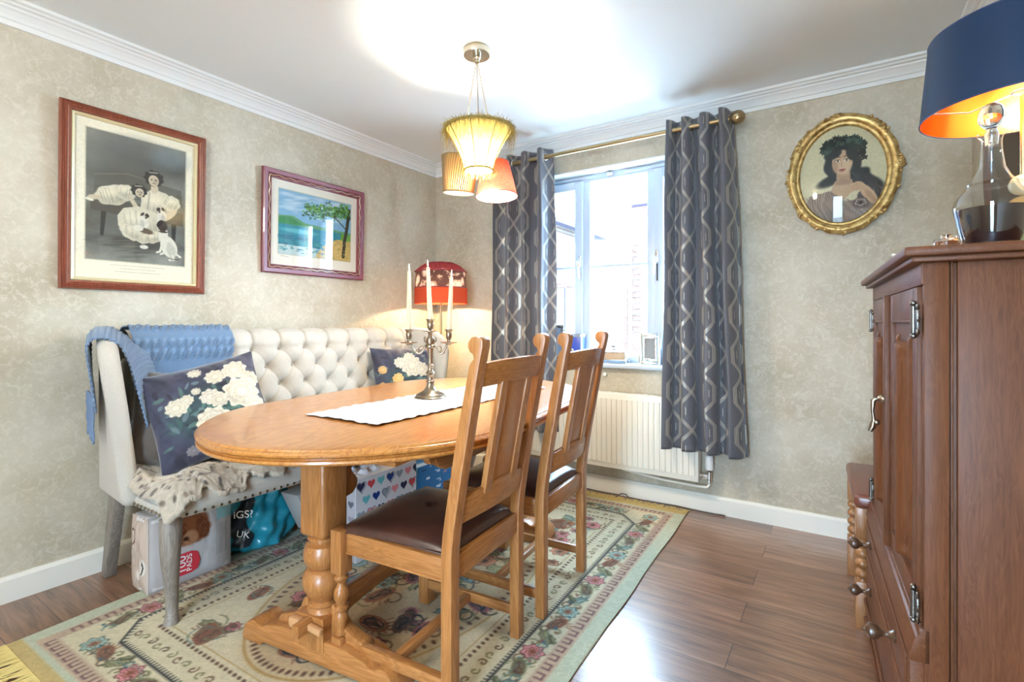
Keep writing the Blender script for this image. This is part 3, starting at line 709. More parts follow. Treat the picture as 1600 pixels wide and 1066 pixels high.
# 3) oval portrait of a woman in a leafy wreath (generic)
def portrait():
    w, h = 250, 310; c = Cv(w, h, (.80, .78, .64)); c.noise(4, .06, 8)
    dk = (.13, .16, .17); cx = 128
    c.ell(125, 120, 52, 62, dk, soft=5, wob=.04, petals=7); c.ell(172, 168, 34, 30, dk, soft=8, wob=.08, petals=6); c.ell(92, 172, 40, 16, dk, rot=-.35, soft=8); c.ell(200, 190, 45, 22, (.20, .20, .20), rot=.5, soft=8)
    c.ell(128, 165, 20, 34, (.66, .55, .44), soft=4)
    rb = (.52, .47, .43)
    cloth(c, 214, 262, 48, 66, -.2, (.36, .33, .32), 16, 12, .6); cloth(c, 150, 300, 110, 56, .0, rb, 22, 13, 1.2); cloth(c, 72, 268, 64, 62, .55, rb, 34, 14, 1.05)
    c.poly([(104, 176), (152, 174), (158, 206), (132, 236), (112, 222), (92, 206)], (.72, .61, .49)); c.ell(128, 182, 26, 8, (.56, .45, .36), soft=6, al=.6)
    for k in range(16):
        t = k / 15; c.line([(96 - 62 * t, 204 + 22 * t), (78 - 40 * t, 246 + 12 * t), (96 - 20 * t, 306)], 2.0 + (k % 3), (.70, .65, .60) if k % 2 else (.33, .29, .27), .55, 2.4)
    for k in range(12):
        t = k / 11; c.line([(96 + 60 * t, 214 + 30 * t), (128 + 50 * t, 262 + 10 * t), (190 + 20 * t, 308)], 2.0 + (k % 3), (.68, .63, .58) if k % 2 else (.32, .28, .26), .5, 2.4)
    c.ell(125, 118, 29, 40, (.72, .60, .48), soft=3); c.ell(133, 132, 18, 26, (.76, .65, .53), soft=8, al=.7); c.ell(104, 128, 8, 22, (.56, .44, .35), soft=6, al=.5)
    c.ell(98, 88, 26, 16, dk, rot=-.3, soft=4); c.ell(152, 90, 16, 26, dk, rot=-.2, soft=4)
    for ex in (112, 137): c.ell(ex, 112, 7, 3.2, (.86, .80, .72)); c.ell(ex + .5, 112, 3, 3, (.10, .11, .13)); c.line([(ex - 8, 109.5), (ex, 107.5), (ex + 8, 110)], 1.5, (.12, .10, .10)); c.line([(ex - 9, 101), (ex, 98), (ex + 9, 101)], 2.2, (.18, .15, .14), .9)
    c.line([(124, 112), (122, 128), (126, 131)], 1.6, (.52, .38, .30), .7, 1.5); c.ell(125, 141, 9, 2.8, (.55, .26, .22)); c.line([(116, 141), (134, 141)], 1, (.34, .15, .13)); c.ell(125, 146, 6, 1.5, (.60, .36, .30), soft=2)
    r2 = random.Random(3)
    for k in range(90):
        a = r2.uniform(-2.9, -.15); R = r2.uniform(.75, 1.15); x = 124 + 60 * R * math.cos(a); y = 92 + 48 * R * math.sin(a)
        c.ell(x, y, r2.uniform(8, 14), r2.uniform(5, 8), r2.choice([(.12, .19, .17), (.20, .28, .25), (.08, .13, .13), (.26, .34, .30)]), rot=r2.uniform(0, 3), wob=.3, petals=5, seed=r2.random() * 6)
    for k in range(26):
        a = r2.uniform(-.3, 1.6); x = 178 + 12 * math.cos(a * 3); y = 70 + k * 5; c.ell(x - 3, y, 9, 7, r2.choice([(.1, .14, .14), (.17, .21, .2)]), rot=r2.uniform(0, 3), wob=.25, petals=5) if k < 10 else None
    # raised hand and forearm
    for k in range(30): a_ = random.uniform(0, 1); c.line([(150 + 50 * a_, 150 + 30 * a_), (170 + 60 * a_ + random.uniform(-8, 8), 190 + 30 * a_), (182 + 50 * a_, 214 + 30 * a_)], 2.4, random.choice([(.13, .16, .17), (.24, .26, .27), (.18, .17, .17)]), .7, 2)
    sk = (.74, .61, .48); c.ell(198, 226, 15, 38, sk, rot=-.62, soft=2.5); c.ell(206, 236, 7, 30, (.60, .47, .36), rot=-.62, soft=4, al=.6); c.ell(172, 198, 18, 13, sk, rot=.5, soft=2)
    for k in range(4): c.line([(172, 190 + k * 6), (154 - k * .5, 190 + k * 6.5), (149, 195 + k * 6.5)], 5.4, sk, 1, 1.2); c.line([(170, 193 + k * 6), (153, 193.5 + k * 6.5)], .9, (.46, .34, .26), .7)
    cloth(c, 176, 252, 24, 17, .1, (.45, .40, .38), 12, 15); c.ring(176, 250, 14, 9, (.70, .65, .60), 2, wob=.15, petals=5); c.ell(176, 250, 6, 5, (.28, .24, .23), soft=2)
    c.noise(90, .05, 5, 2); return c
op = thing('oval_portrait', 'oval portrait of a dark haired woman in a leaf wreath, ornate gilt frame', 'picture', (2.752, -.004, 1.853))
A_, B_ = .247, .306
def oval_ring(u, v):
    th = 2 * PI * u; prof = [(0, .0), (.004, .030), (-.012, .042), (-.026, .038), (-.036, .026), (-.044, .026), (-.050, .018), (-.053, .003)]
    t = v * (len(prof) - 1); i = min(int(t), len(prof) - 2); f_ = t - i; du = prof[i][0] * (1 - f_) + prof[i + 1][0] * f_; d = prof[i][1] * (1 - f_) + prof[i + 1][1] * f_
    if v < .35:
        wv = (.5 + .5 * math.sin(th * 14 + 2 * math.sin(th * 3))) * .009 + .006 * max(0, math.sin(th * 5 + 1)) ** 6
        for c0 in (PI / 2 + .1, 0.05, -PI / 2, PI, PI * .78, PI * .25): wv += .014 * math.exp(-((math.atan2(math.sin(th - c0), math.cos(th - c0))) / .10) ** 2) * (1 + .4 * math.sin(th * 60))
        du += wv * (1 - v / .35)
    return ((A_ - .012 + du) * math.cos(th), -d, (B_ - .012 + du) * math.sin(th))
B().surf(oval_ring, 220, 21, True).done('frame', M_GILT, op, ang=60, recalc=True)
q = B(); r2 = random.Random(4)
for c0 in (PI / 2 + .15, 0.0, -PI / 2 - .05, PI, PI * .80, PI * .25, -PI * .27, -PI * .75):
    for k in range(14):
        th = c0 + r2.gauss(0, .13); rr = r2.uniform(-.022, .008)
        p = Vector(((A_ - .012 + rr) * math.cos(th), -.040 + abs(rr) * .2, (B_ - .012 + rr) * math.sin(th)))
        q.ball(p, .008, (1.1, .7, .8), 8, 6, Matrix.Translation(p) @ Matrix.Rotation(r2.uniform(0, 3), 4, 'Y') @ Matrix.Translation(-p) if True else None)
q.done('applied_leaves', M_GILT, op)
def ovalize(p):
    x = p[:, 0] / (.5 * .384); z = p[:, 2] / (.5 * .50)
    r = np.hypot(x, z) + 1e-9; mx = np.maximum(abs(x), abs(z)) + 1e-9
    s = mx / r          # square grid squeezed to the disc
    X_ = x * s * (A_ - .058); Z_ = z * s * (B_ - .058)
    return np.stack([X_, -.010 - .012 * (1 - np.clip((X_ / A_) ** 2 + (Z_ / B_) ** 2, 0, 1)), Z_], 1)
def disc_picture(cv, parent):
    nu, nv = 200, 250; a = np.linspace(-1, 1, nu); b = np.linspace(-1, 1, nv); U, V = np.meshgrid(a, b, indexing='ij'); U = U.ravel(); V = V.ravel()
    x = U * np.sqrt(1 - V * V / 2); z = V * np.sqrt(1 - U * U / 2)
    lin = cv.lin(); xi = np.clip(((x + 1) / 2 * (cv.w - 1)), 0, cv.w - 1).astype(int); yi = np.clip(((1 - (z + 1) / 2) * (cv.h - 1)), 0, cv.h - 1).astype(int)
    Pp = np.stack([x * (A_ - .060), -.010 - .014 * (1 - x * x - z * z).clip(0, 1), z * (B_ - .060)], 1)
    return np_mesh('picture', Pp, grid_faces(nu, nv), M_PRINT, parent, col=lin[yi, xi])
disc_picture(portrait(), op)
B().surf(lambda u, v: ((A_ - .060) * v * math.cos(2 * PI * u), -.016 - .020 * (1 - v * v), (B_ - .060) * v * math.sin(2 * PI * u)), 48, 8, True).done('convex_glass', M_PANE, op)
# dark picture on the right wall behind the table lamp
ro = thing('oval_painting', 'dark oval painting on right wall behind the blue lamp', 'picture', (RX1, -.62, 1.72), -PI / 2)
B().surf(lambda u, v: ((.27 + .03 * math.cos(PI * v)) * math.cos(2 * PI * u), -.003 - .022 * math.sin(PI * v), (.34 + .03 * math.cos(PI * v)) * math.sin(2 * PI * u)), 64, 8, True).done('frame', wood('dark_oak', 'z'), ro)
B().lathe([(0, 0), (1, 0)], (0, 0, 0), 48, Matrix.Translation((0, -.008, 0)) @ Matrix.Diagonal((.26, 1, .33, 1)) @ Matrix.Rotation(PI / 2, 4, 'X'), cap=False).done('canvas', mat('dark_umber_canvas', (.07, .045, .025), .5), ro, ang=None)

# ---------------------------------------------------------------- curtain pole and curtains
pl = thing('curtain_pole', 'antique brass curtain pole with ribbed ball finials above window', 'curtain pole', (1.49, -.142, 2.205))
B().tube([(-.735, 0, 0), (.735, 0, 0)], .0135, 20).done('pole', M_BRASS, pl)
def finial(sx):
    q = B(); M = Matrix.Translation((sx * .80, 0, 0)) @ Matrix.Rotation(sx * PI / 2, 4, 'Y')
    q.lathe([(.0, -.01), (.016, -.01), (.018, .0), (.012, .008), (.012, .016), (.02, .020), (.013, .026)], (0, 0, 0), 24, M)
    q.surf(lambda u, v: (lambda th, ph, r: (r * math.cos(th) * math.sin(ph), r * math.sin(th) * math.sin(ph), .058 - r * math.cos(ph) * .98))(2 * PI * u, .12 + (PI - .12) * v, .036 * (1 + .035 * abs(math.sin(9 * 2 * PI * u + 3 * v)))), 108, 20, True)
    q.ball((0, 0, .096), .006)
    for v in list(q.bm.verts)[-0:]: pass
    return q, M
for sx in (-1, 1):
    q = B(); 
    q.surf(lambda u, v: (lambda th, ph, r: (r * math.cos(th) * math.sin(ph), r * math.sin(th) * math.sin(ph), .058 - r * math.cos(ph)))(2 * PI * u, .10 + (PI - .10) * v, .036 * (1 + .04 * abs(math.sin(9 * 2 * PI * u + 3 * v)))), 108, 20, True)
    q.lathe([(.0, -.01), (.016, -.01), (.018, .0), (.012, .008), (.012, .016), (.02, .020), (.013, .026)], (0, 0, 0), 24)
    q.xf(Matrix.Translation((sx * .735, 0, 0)) @ Matrix.Rotation(sx * PI / 2, 4, 'Y')); q.done('finial', M_BRASS, pl, recalc=True)
    B().box((sx * .70, .135, 0), (.03, .012, .07), .003).tube([(sx * .70, .135, 0), (sx * .70, .02, -.004), (sx * .70, 0, -.016)], .006, 10).done('bracket', M_BRASS, pl)
def curtain_mat():
    m, nt, bs = mat_new('grey_jacquard_curtain')
    uvn = nt.nodes.new('ShaderNodeUVMap'); uvn.uv_map = 'UVMap'; sp = nt.nodes.new('ShaderNodeSeparateXYZ'); L(nt, uvn.outputs[0], sp.inputs[0])
    u = X(nt, sp.outputs[0]); v = X(nt, sp.outputs[1]); PP, LL, AA = .165, .215, .052
    k = (u / PP).op('FLOOR'); par = (k / 2.0).op('FRACT') * 2.0
    uf = ((u / PP).op('FRACT') - .5) * PP
    vv = v + par * (LL * .5)
    t = vv.op('PINGPONG', LL) / LL
    s = ((t - .5) * 3.2).max(-1.0).min(1.0) * AA
    dA = (uf - s).abs(); dB = (uf + s).abs()
    def tri(d): return (d.lt(.0017)).max((d - .0072).abs().lt(.0016))
    msk = tri(dA).max(tri(dB))
    inner = ((uf.abs() - .028).abs().lt(.0012)) * ((t - .5).abs() * 2.0).op('GREATER_THAN', .80)
    msk = msk.max(inner)
    n = node(nt, 'ShaderNodeTexNoise', Scale=260.0, Detail=2.0); L(nt, coords(nt), n.inputs['Vector'])
    base = ramp(nt, n.outputs['Fac'], [(.3, (.085, .085, .10)), (.7, (.125, .125, .145))])
    L(nt, mixc(nt, msk.o, base, (.62, .57, .47)), bs.inputs['Base Color'])
    L(nt, (msk * -.22 + .5).o, bs.inputs['Roughness']); L(nt, (msk * .35).o, bs.inputs['Metallic']); P(bs, sheen=.3)
    # a little daylight passes the cloth
    tr = nt.nodes.new('ShaderNodeBsdfTranslucent'); tr.inputs[0].default_value = (.30, .32, .38, 1); mx = nt.nodes.new('ShaderNodeMixShader'); mx.inputs[0].default_value = .12
    L(nt, bs.outputs[0], mx.inputs[1]); L(nt, tr.outputs[0], mx.inputs[2]); L(nt, mx.outputs[0], nt.nodes['Material Output'].inputs['Surface'])
    return m
M_CURT = curtain_mat()
def curtain(name_label, xa, xb, xa2, xb2, zb, waves, seed, back=.0):
    r = np.random.default_rng(seed)
    c = thing('curtain', name_label, 'curtain', ((xa + xb) / 2, -.142, 2.205), group='grey patterned curtains at the window')
    nu, nv = 420, 120
    ph = np.linspace(0, 1, nu); zz = np.linspace(.055, zb - 2.205, nv)
    j1 = np.cumsum(r.normal(0, 1, waves + 2)); 
    V_ = []; UV = []
    wv = ph * (waves - .5) * 2 * PI + .3
    x_top = xa + (xb - xa) * ph - (xa + xb) / 2; x_bot = xa2 + (xb2 - xa2) * ph - (xa + xb) / 2
    amp = np.interp(ph * waves, np.arange(waves + 1), r.uniform(.034, .05, waves + 1))
    sk = np.interp(ph * waves, np.arange(waves + 1), r.uniform(-.014, .014, waves + 1))
    rows = []
    for z in zz:
        t = (.055 - z) / (.055 - zz[-1])
        a_ = amp * (1 + .10 * t); y = -a_ * np.cos(wv + .5 * sk * 30 * t) * (1.0); y = np.sign(y) * np.abs(y / a_) ** .8 * a_
        x = x_top * (1 - t) + x_bot * t + (.005 + .008 * t) * np.sin(2 * wv + seed) + sk * t + .004 * np.sin(wv * .5 + z * 5)
        y = y + .006 * np.sin(z * 7 + wv * .3) * t + back * ph
        y = np.where(z < -1.5, np.minimum(y, .038), y)
        rows.append(np.stack([x, y, np.full(nu, z)], 1))
    R_ = np.stack(rows, 1)
    mid = R_[:, nv // 2]; s = np.concatenate([[0], np.cumsum(np.hypot(np.diff(mid[:, 0]), np.diff(mid[:, 1])))])
    U, Z = np.meshgrid(s, zz, indexing='ij')
    o = np_mesh('panel', R_.reshape(-1, 3), grid_faces(nu, nv), M_CURT, c, uv=np.stack([U.ravel(), Z.ravel() + 3], 1))
    sm = o.modifiers.new('thickness', 'SOLIDIFY'); sm.thickness = .0025
    # one eyelet where the cloth crosses the pole
    for k in range(waves * 2 - 1):
        u = (k + .5) / (waves * 2); u = ((k + .5) * PI - .3) / ((waves - .5) * 2 * PI); x = xa + (xb - xa) * u - (xa + xb) / 2 + .005 * math.sin(2 * (k + .5) * PI + seed)
        q = B(); q.surf(lambda a, b: ((.004 * math.cos(2 * PI * b)), (.020 + .004 * math.sin(2 * PI * b)) * math.cos(2 * PI * a), (.020 + .004 * math.sin(2 * PI * b)) * math.sin(2 * PI * a)), 20, 8, True)
        q.xf(Matrix.Translation((x, 0, -.002)) @ Matrix.Rotation((.5 if k % 2 else -.5), 4, 'Z')); q.done('eyelet', M_CHROME, c)
    return c
curtain('left grey curtain with metallic chain pattern, partly behind the hanging shades', .700, 1.14, .675, 1.165, .372, 4, 2)
curtain('right grey curtain with metallic chain pattern, hanging beside the oval portrait', 1.912, 2.262, 1.900, 2.325, .372, 4, 5)

# ---------------------------------------------------------------- radiator
rd = thing('radiator', 'cream ribbed panel radiator under the window', 'radiator', (1.42, -.086, .1875))
q = B(); q.lo((-.65, -.012, 0), (.65, .0, .47), .006)
for k in range(38):
    x = -.62 + k * 1.24 / 37
    q.prism([(x - .0125, .0), (x - .009, -.008), (x + .009, -.008), (x + .0125, .0)], 'xy', .035, .435, 0, Matrix.Translation((0, -.011, 0)))
q.done('panel', M_RADI, rd, ang=30)
for sx in (-1, 1): B().lo((sx * .65, .0, .005), (sx * .642, .07, .468), .002).done('side_cover', M_RADI, rd)
q = B(); q.lo((-.65, .0, .462), (.65, .07, .470), .002)
for k in range(60): q.box((-.62 + k * .021, .035, .4712), (.012, .05, .002), 0)
q.done('top_grille', M_RADI, rd)
B().lo((-.60, .04, .05), (.60, .060, .42), .004).done('rear_panel', M_RADI, rd)
for sx in (-1, 1): B().lo((sx * .4, .06, .1), (sx * .37, .084, .4), 0).done('wall_bracket', M_RADI, rd)
va = B(); va.tube([(.65, .03, .035), (.70, .03, .035)], .011, 14).lathe([(.013, 0), (.013, .06)], (.70, .03, .0), 16); va.lathe([(.018, .02), (.018, .035)], (.675, .03, 0), 6, Matrix.Identity(4))
vo = va.done('valve', M_CHROME, rd)
B().lathe([(.017, .07), (.022, .075), (.023, .11), (.021, .150), (.016, .155), (0, .156)], (.70, .03, 0), 28).done('thermostat_head', M_WHITEP, vo)
B().tube([(.70, .03, .0), (.70, .03, -.015), (.69, .02, -.028), (.64, .02, -.03), (.45, .015, -.025), (.2, .03, -.010), (.05, .05, .02)], .0075, 12).done('pipe', M_RADI, rd)
cb = B().tube([(1.30 + t * .9, -.026 - .012 * abs(math.sin(t * 9)) - (.012 if .35 < t < .5 else 0), .006 + (.010 if .30 < t < .36 else 0)) for t in [i / 60 for i in range(61)]], .003, 8).done('cable', M_BLACK)
tag(cb, 'thin black cable lying along the skirting under radiator', 'cable')
kb = B().lathe([(.006, 0), (.006, .012), (.012, .014), (.012, .02), (0, .024)], (0, 0, 0), 16, Matrix.Translation((1.468, 0, .765)) @ Matrix.Rotation(PI / 2, 4, 'X')).done('wall_knob', M_WHITEP)
tag(kb, 'small white round knob on wall just under the window sill', 'knob')
# ---------------------------------------------------------------- rug
def rug_canvas():
    S = 200; w, h = 340, 488                         # 5 mm stitches; x across, y down = toward the window is up
    c = Cv(w, h, (.84, .79, .66)); c.noise(7, .09, 21); 
    n = vnoise(h, w, 4, 3, 33)[..., None]; c.a = c.a * (1 - .0) + 0; c.a += (np.array((.68, .69, .60)) - c.a) * np.clip((n - .45) * 3, 0, 1) * .55
    r = random.Random(12)
    brown, rust, teal, rose, olive, ink, gold, blue = (.36, .25, .18), (.52, .30, .20), (.38, .48, .46), (.56, .30, .32), (.44, .44, .30), (.12, .13, .15), (.66, .52, .28), (.18, .40, .48)
    # outer pale guard band
    for x0, y0, x1, y1 in ((0, 0, w, 13), (0, h - 13, w, h), (0, 0, 13, h), (w - 13, 0, w, h)): c.rect(x0, y0, x1, y1, (.74, .76, .66))
    c.rect(0, 0, w, 9, (.78, .66, .38)); c.rect(0, h - 9, w, h, (.76, .66, .42))
    for x0, y0, x1, y1 in ((13, 13, w - 13, 23), (13, h - 23, w - 13, h - 13), (13, 13, 23, h - 13), (w - 23, 13, w - 13, h - 13)): c.rect(x0, y0, x1, y1, (.74, .64, .54))
    # key (broken square) motif in the guard stripe
    def U(x, y, a):
        pts = [(-2.6, -2.4), (2.2, -2.4), (2.2, 2.4), (-2.6, 2.4)]
        ca, sa = math.cos(a), math.sin(a); c.line([(x + px * ca - py * sa, y + px * sa + py * ca) for px, py in pts], 1.3, (.42, .28, .30))
    for k in range(int((h - 40) / 10)): U(18, 24 + k * 10, PI); U(w - 18, 24 + k * 10, 0)
    for k in range(int((w - 40) / 10)): U(24 + k * 10, 18, -PI / 2); U(24 + k * 10, h - 18, PI / 2)
    # saw-edged dark line bounding the field, with cut-in corners
    e = 43; k_ = 20
    path = [(e + k_, e), (w - e - k_, e), (w - e - 12, e + 8), (w - e, e + k_), (w - e, h - e - k_), (w - e - 12, h - e - 8), (w - e - k_, h - e), (e + k_, h - e), (e + 12, h - e - 8), (e, h - e - k_), (e, e + k_), (e + 12, e + 8), (e + k_, e)]
    c.line(path, 1.6, ink)
    for (ax, ay), (bx, by) in zip(path, path[1:]):
        L_ = math.hypot(bx - ax, by - ay); n_ = int(L_ / 3); nx, ny = -(by - ay) / L_, (bx - ax) / L_
        for i in range(n_): x = ax + (bx - ax) * i / n_; y = ay + (by - ay) * i / n_; c.line([(x, y), (x + nx * 3, y + ny * 3)], 1.1, ink)
    # inner row of dots
    e2 = 66
    for i in range(200):
        for (x, y) in ((e2, e2 + i * 5), (w - e2, e2 + i * 5), (e2 + i * 5, e2), (e2 + i * 5, h - e2)):
            if e2 <= x <= w - e2 and e2 <= y <= h - e2 and (min(abs(x - e2), abs(x - w + e2)) < 1 or min(abs(y - e2), abs(y - h + e2)) < 1): c.ell(x, y, 1.8, 1.3, brown, rot=.6)
    c.line([(e2 + 5, e2 + 5), (w - e2 - 5, e2 + 5), (w - e2 - 5, h - e2 - 5), (e2 + 5, h - e2 - 5), (e2 + 5, e2 + 5)], .9, gold, .7)
    def curl(x, y, s, a, col, t=1.2):
        pts = [(x + s * (1 - i / 16) * math.cos(a + i * .45), y + s * (1 - i / 16) * math.sin(a + i * .45)) for i in range(14)]; c.line(pts, t, col)
    def leaf(x, y, s, a, col):
        c.ell(x, y, s, s * .45, tuple(min(1, q * 1.25) for q in col), rot=a, al=.75, wob=.12, petals=7); c.ring(x, y, s, s * .45, tuple(q * .7 for q in col), .9, rot=a, wob=.12, petals=7)
        for j in range(-2, 3): c.line([(x + j * s * .3 * math.cos(a), y + j * s * .3 * math.sin(a)), (x + (j * .3 + .25) * s * math.cos(a) - .25 * s * math.sin(a), y + (j * .3 + .25) * s * math.sin(a) + .25 * s * math.cos(a))], .7, tuple(q * .6 for q in col), .8)
    def flower(x, y, s, col, col2, pet=7):
        a = r.random() * 6; c.ell(x, y, s, s * .9, tuple(min(1, q * 1.45 + .1) for q in col), al=.8, wob=.14, petals=pet, seed=a); c.ring(x, y, s, s * .9, tuple(q * .75 for q in col), 1.1, wob=.14, petals=pet, seed=a)
        c.ring(x, y, s * .62, s * .55, col, 1, wob=.16, petals=pet, seed=a + .5)
        for j in range(9): aa = j * .7 + a; c.line([(x + s * .15 * math.cos(aa), y + s * .15 * math.sin(aa)), (x + s * .45 * math.cos(aa), y + s * .45 * math.sin(aa))], 1.2, col2)
        c.ell(x, y, s * .2, s * .2, col2)
    def palmette(x, y, s, a, col, col2):
        c.ell(x, y, s, s * .55, tuple(min(1, q * 1.25 + .06) for q in col), rot=a, al=.7); c.ring(x, y, s, s * .55, col, 1.3, rot=a); c.ring(x, y, s * .72, s * .36, col2, 1.1, rot=a)
        for j in range(-3, 4): c.line([(x - s * .6 * math.cos(a), y - s * .6 * math.sin(a)), (x + s * .6 * math.cos(a) - j * .13 * s * math.sin(a), y + s * .6 * math.sin(a) + j * .13 * s * math.cos(a))], .8, col2, .8)
        for j in range(8):
            aa = a + PI + (j - 3.5) * .35; c.line([(x + s * math.cos(aa) * .95, y + s * math.sin(aa) * .7), (x + s * 1.35 * math.cos(aa), y + s * 1.1 * math.sin(aa))], 1, col)
    # border scroll
    def border(pts):
        for i, (x, y, a) in enumerate(pts):
            nx, ny = -math.sin(a), math.cos(a); sg = 1 if i % 2 else -1
            if i % 3 == 0: flower(x, y, 7.5, rose if i % 2 else teal, rust)
            elif i % 3 == 1: palmette(x, y, 8, a + .4 * sg, rust if i % 2 else olive, brown)
            else: leaf(x, y, 8, a + .7 * sg, teal if i % 2 else olive); leaf(x + nx * 5 * sg, y + ny * 5 * sg, 4.5, a - .8, olive)
            x2, y2 = x + 9 * math.cos(a), y + 9 * math.sin(a)
            curl(x2 + nx * 4 * sg, y2 + ny * 4 * sg, 5, a, brown if i % 2 else teal, 1); curl(x2 - nx * 4 * sg, y2 - ny * 4 * sg, 4, a + 2, olive, 1)
            for q in range(3): c.ell(x2 + r.uniform(-5, 5), y2 + r.uniform(-5, 5), 1.2, 1, r.choice([rose, brown, blue, rust]))
        c.line([(x + 5 * math.sin(i * 1.6) * -math.sin(a), y + 5 * math.sin(i * 1.6) * math.cos(a)) for i, (x, y, a) in enumerate(pts)], .9, teal, .6)
    m = 33; st = 18
    border([(w - m, 36 + i * st, PI / 2) for i in range(int((h - 60) / st))]); border([(m, 36 + i * st, PI / 2) for i in range(int((h - 60) / st))])
    border([(50 + i * st, m, 0) for i in range(int((w - 90) / st))]); border([(50 + i * st, h - m, 0) for i in range(int((w - 90) / st))])
    # small scroll row inside the dark line
    for i in range(int((h - 120) / 9)):
        for x in (55, w - 55): curl(x, 62 + i * 9, 3.5, i * 2.2, olive if i % 2 else brown, .9)
    for i in range(int((w - 120) / 9)):
        for y in (55, h - 55): curl(62 + i * 9, y, 3.5, i * 2.2, olive if i % 2 else brown, .9)
    # central medallion
    cx, cy = w / 2, h / 2 + 18
    c.ell(cx, cy, 92, 150, (.68, .56, .40), soft=10, al=.6); c.ring(cx, cy, 92, 150, gold, 1.2)
    for i in range(110):
        a = i * 2 * PI / 110; c.ell(cx + 86 * math.cos(a), cy + 144 * math.sin(a), 2.4, 1.5, brown, rot=a)
    for k in range(70):
        a = r.random() * 6.28; q = math.sqrt(r.random()); x = cx + q * 76 * math.cos(a); y = cy + q * 132 * math.sin(a)
        t = r.random(); s = r.uniform(7, 13)
        if t < .3: palmette(x, y, s, r.random() * 6, r.choice([rust, brown, rose]), ink)
        elif t < .6: flower(x, y, s * .8, r.choice([rose, teal, rust]), brown, r.choice([5, 6, 8]))
        else: leaf(x, y, s, r.random() * 6, r.choice([teal, olive, brown]))
        curl(x + s, y, s * .9, r.random() * 6, r.choice([brown, olive, ink]), 1.2)
    # field outside the medallion
    for k in range(190):
        x = r.uniform(78, w - 78); y = r.uniform(76, h - 76)
        if ((x - cx) / 100) ** 2 + ((y - cy) / 158) ** 2 < 1: continue
        t = r.random(); s = r.uniform(6, 11)
        if t < .35: flower(x, y, s * .8, r.choice([rose, teal, rust]), brown)
        elif t < .7: leaf(x, y, s, r.random() * 6, r.choice([teal, olive]))
        else: palmette(x, y, s, r.random() * 6, rust, brown)
        curl(x, y, s * 1.3, r.random() * 6, r.choice([olive, brown, teal]), 1)
    c.noise(240, .06, 6, 2); return c
rug = thing('rug', 'cream and sage oriental floral rug under dining table, fringed at both ends', 'rug', (1.195, -1.345, .001), math.radians(1.6))
def rug_fn(p):
    out = np.zeros_like(p); out[:, 0] = p[:, 0]; out[:, 1] = p[:, 2]
    out[:, 2] = .006 + .0006 * np.sin(p[:, 0] * 400) * np.cos(p[:, 2] * 380)
    out[:, 0] += .004 * np.sin(p[:, 2] * 9) * (np.abs(p[:, 0]) > .8); return out
painted('pile', rug_canvas(), 1.70, 2.44, M_RUG, rug, rug_fn)
B().lo((-.849, -1.219, 0), (.849, 1.219, .0045), 0).done('backing', M_RUG if False else mat('jute_backing', (.35, .30, .2), .95), rug, ang=None)
def fringe(y0, sgn, Lf, nm):
    r = random.Random(int(Lf * 1000)); q = B()
    for k in range(430):
        x = -.848 + k * 1.696 / 429; a = r.gauss(0, .25); l = Lf * r.uniform(.75, 1.1)
        p0 = Vector((x, y0, .006)); p1 = Vector((x + l * .5 * math.sin(a), y0 + sgn * l * .5, .004 + r.random() * .004)); p2 = Vector((x + l * math.sin(a * 1.4), y0 + sgn * l * math.cos(a), .003 + r.random() * .003))
        q.tube([p0, p1, p2], [.0022, .002, .0009], 4, False)
    o = q.done(nm, mat('ochre_fringe_' + nm, (.62, .47, .17), .9), rug); o['kind'] = 'stuff'
fringe(-1.22, -1, .10, 'fringe'); fringe(1.22, 1, .055, 'fringe')

# ---------------------------------------------------------------- tufted bench sofa
SY0, SY1 = -2.20, -.48
sofa = thing('tufted_sofa', 'grey linen button-tufted winged bench sofa against left wall', 'sofa', (.40, -1.34, 0))
OX, OY = .40, -1.34
ROWS = [.965, .868, .771, .674, .577]; SP = .152
def buttons():
    out = []
    for ri, z in enumerate(ROWS):
        off = 0 if ri % 2 == 0 else -SP / 2
        y = -2.09 + (-1.483 + SP * 4 + off) % SP
        k = 0
        y = -1.483 + off - SP * 4
        while y < -.62:
            if y > -2.12: out.append((y, z))
            y += SP
    return out
BT = buttons(); BTA = np.array(BT)
def back_x(z): return .235 + (1.06 - z) * .06 * 0 - .10 * np.clip((z - .99) / .08, 0, 1) ** 2.2
def tuft(Y, Z):
    dz = .097; d = np.full(Y.shape, 9.0)
    for y, z in BT: d = np.minimum(d, np.hypot(Y - y, (Z - z)))
    dep = .034 * np.exp(-(d / .017) ** 1.2) + .010 * np.exp(-(d / .04) ** 2)
    # creases along the diamond diagonals
    a = (Y + 1.483) / (SP / 2); b = (Z - .965) / dz
    m1 = np.abs((a + b) / 2 - np.round((a + b) / 2)) * SP * .8; m2 = np.abs((a - b) / 2 - np.round((a - b) / 2)) * SP * .8
    inside = np.clip((.985 - Z) / .02, 0, 1)
    crease = (np.exp(-(m1 / .006) ** 2) * .002 + np.exp(-(m2 / .005) ** 2) * .006)
    puff = .005 * np.clip(np.minimum(m1, m2) / .04, 0, 1)
    # above the top row the pleats run straight up and over
    ap = np.abs(a / 2 - np.round(a / 2)) * SP
    top = np.exp(-(ap / .006) ** 2) * .008
    return dep + inside * (crease - puff) + (1 - inside) * (top - .010 * np.clip(ap / .05, 0, 1))
nu, nv = 560, 230
yy = np.linspace(-2.175, -.52, nu)
s = np.linspace(0, 1, nv)
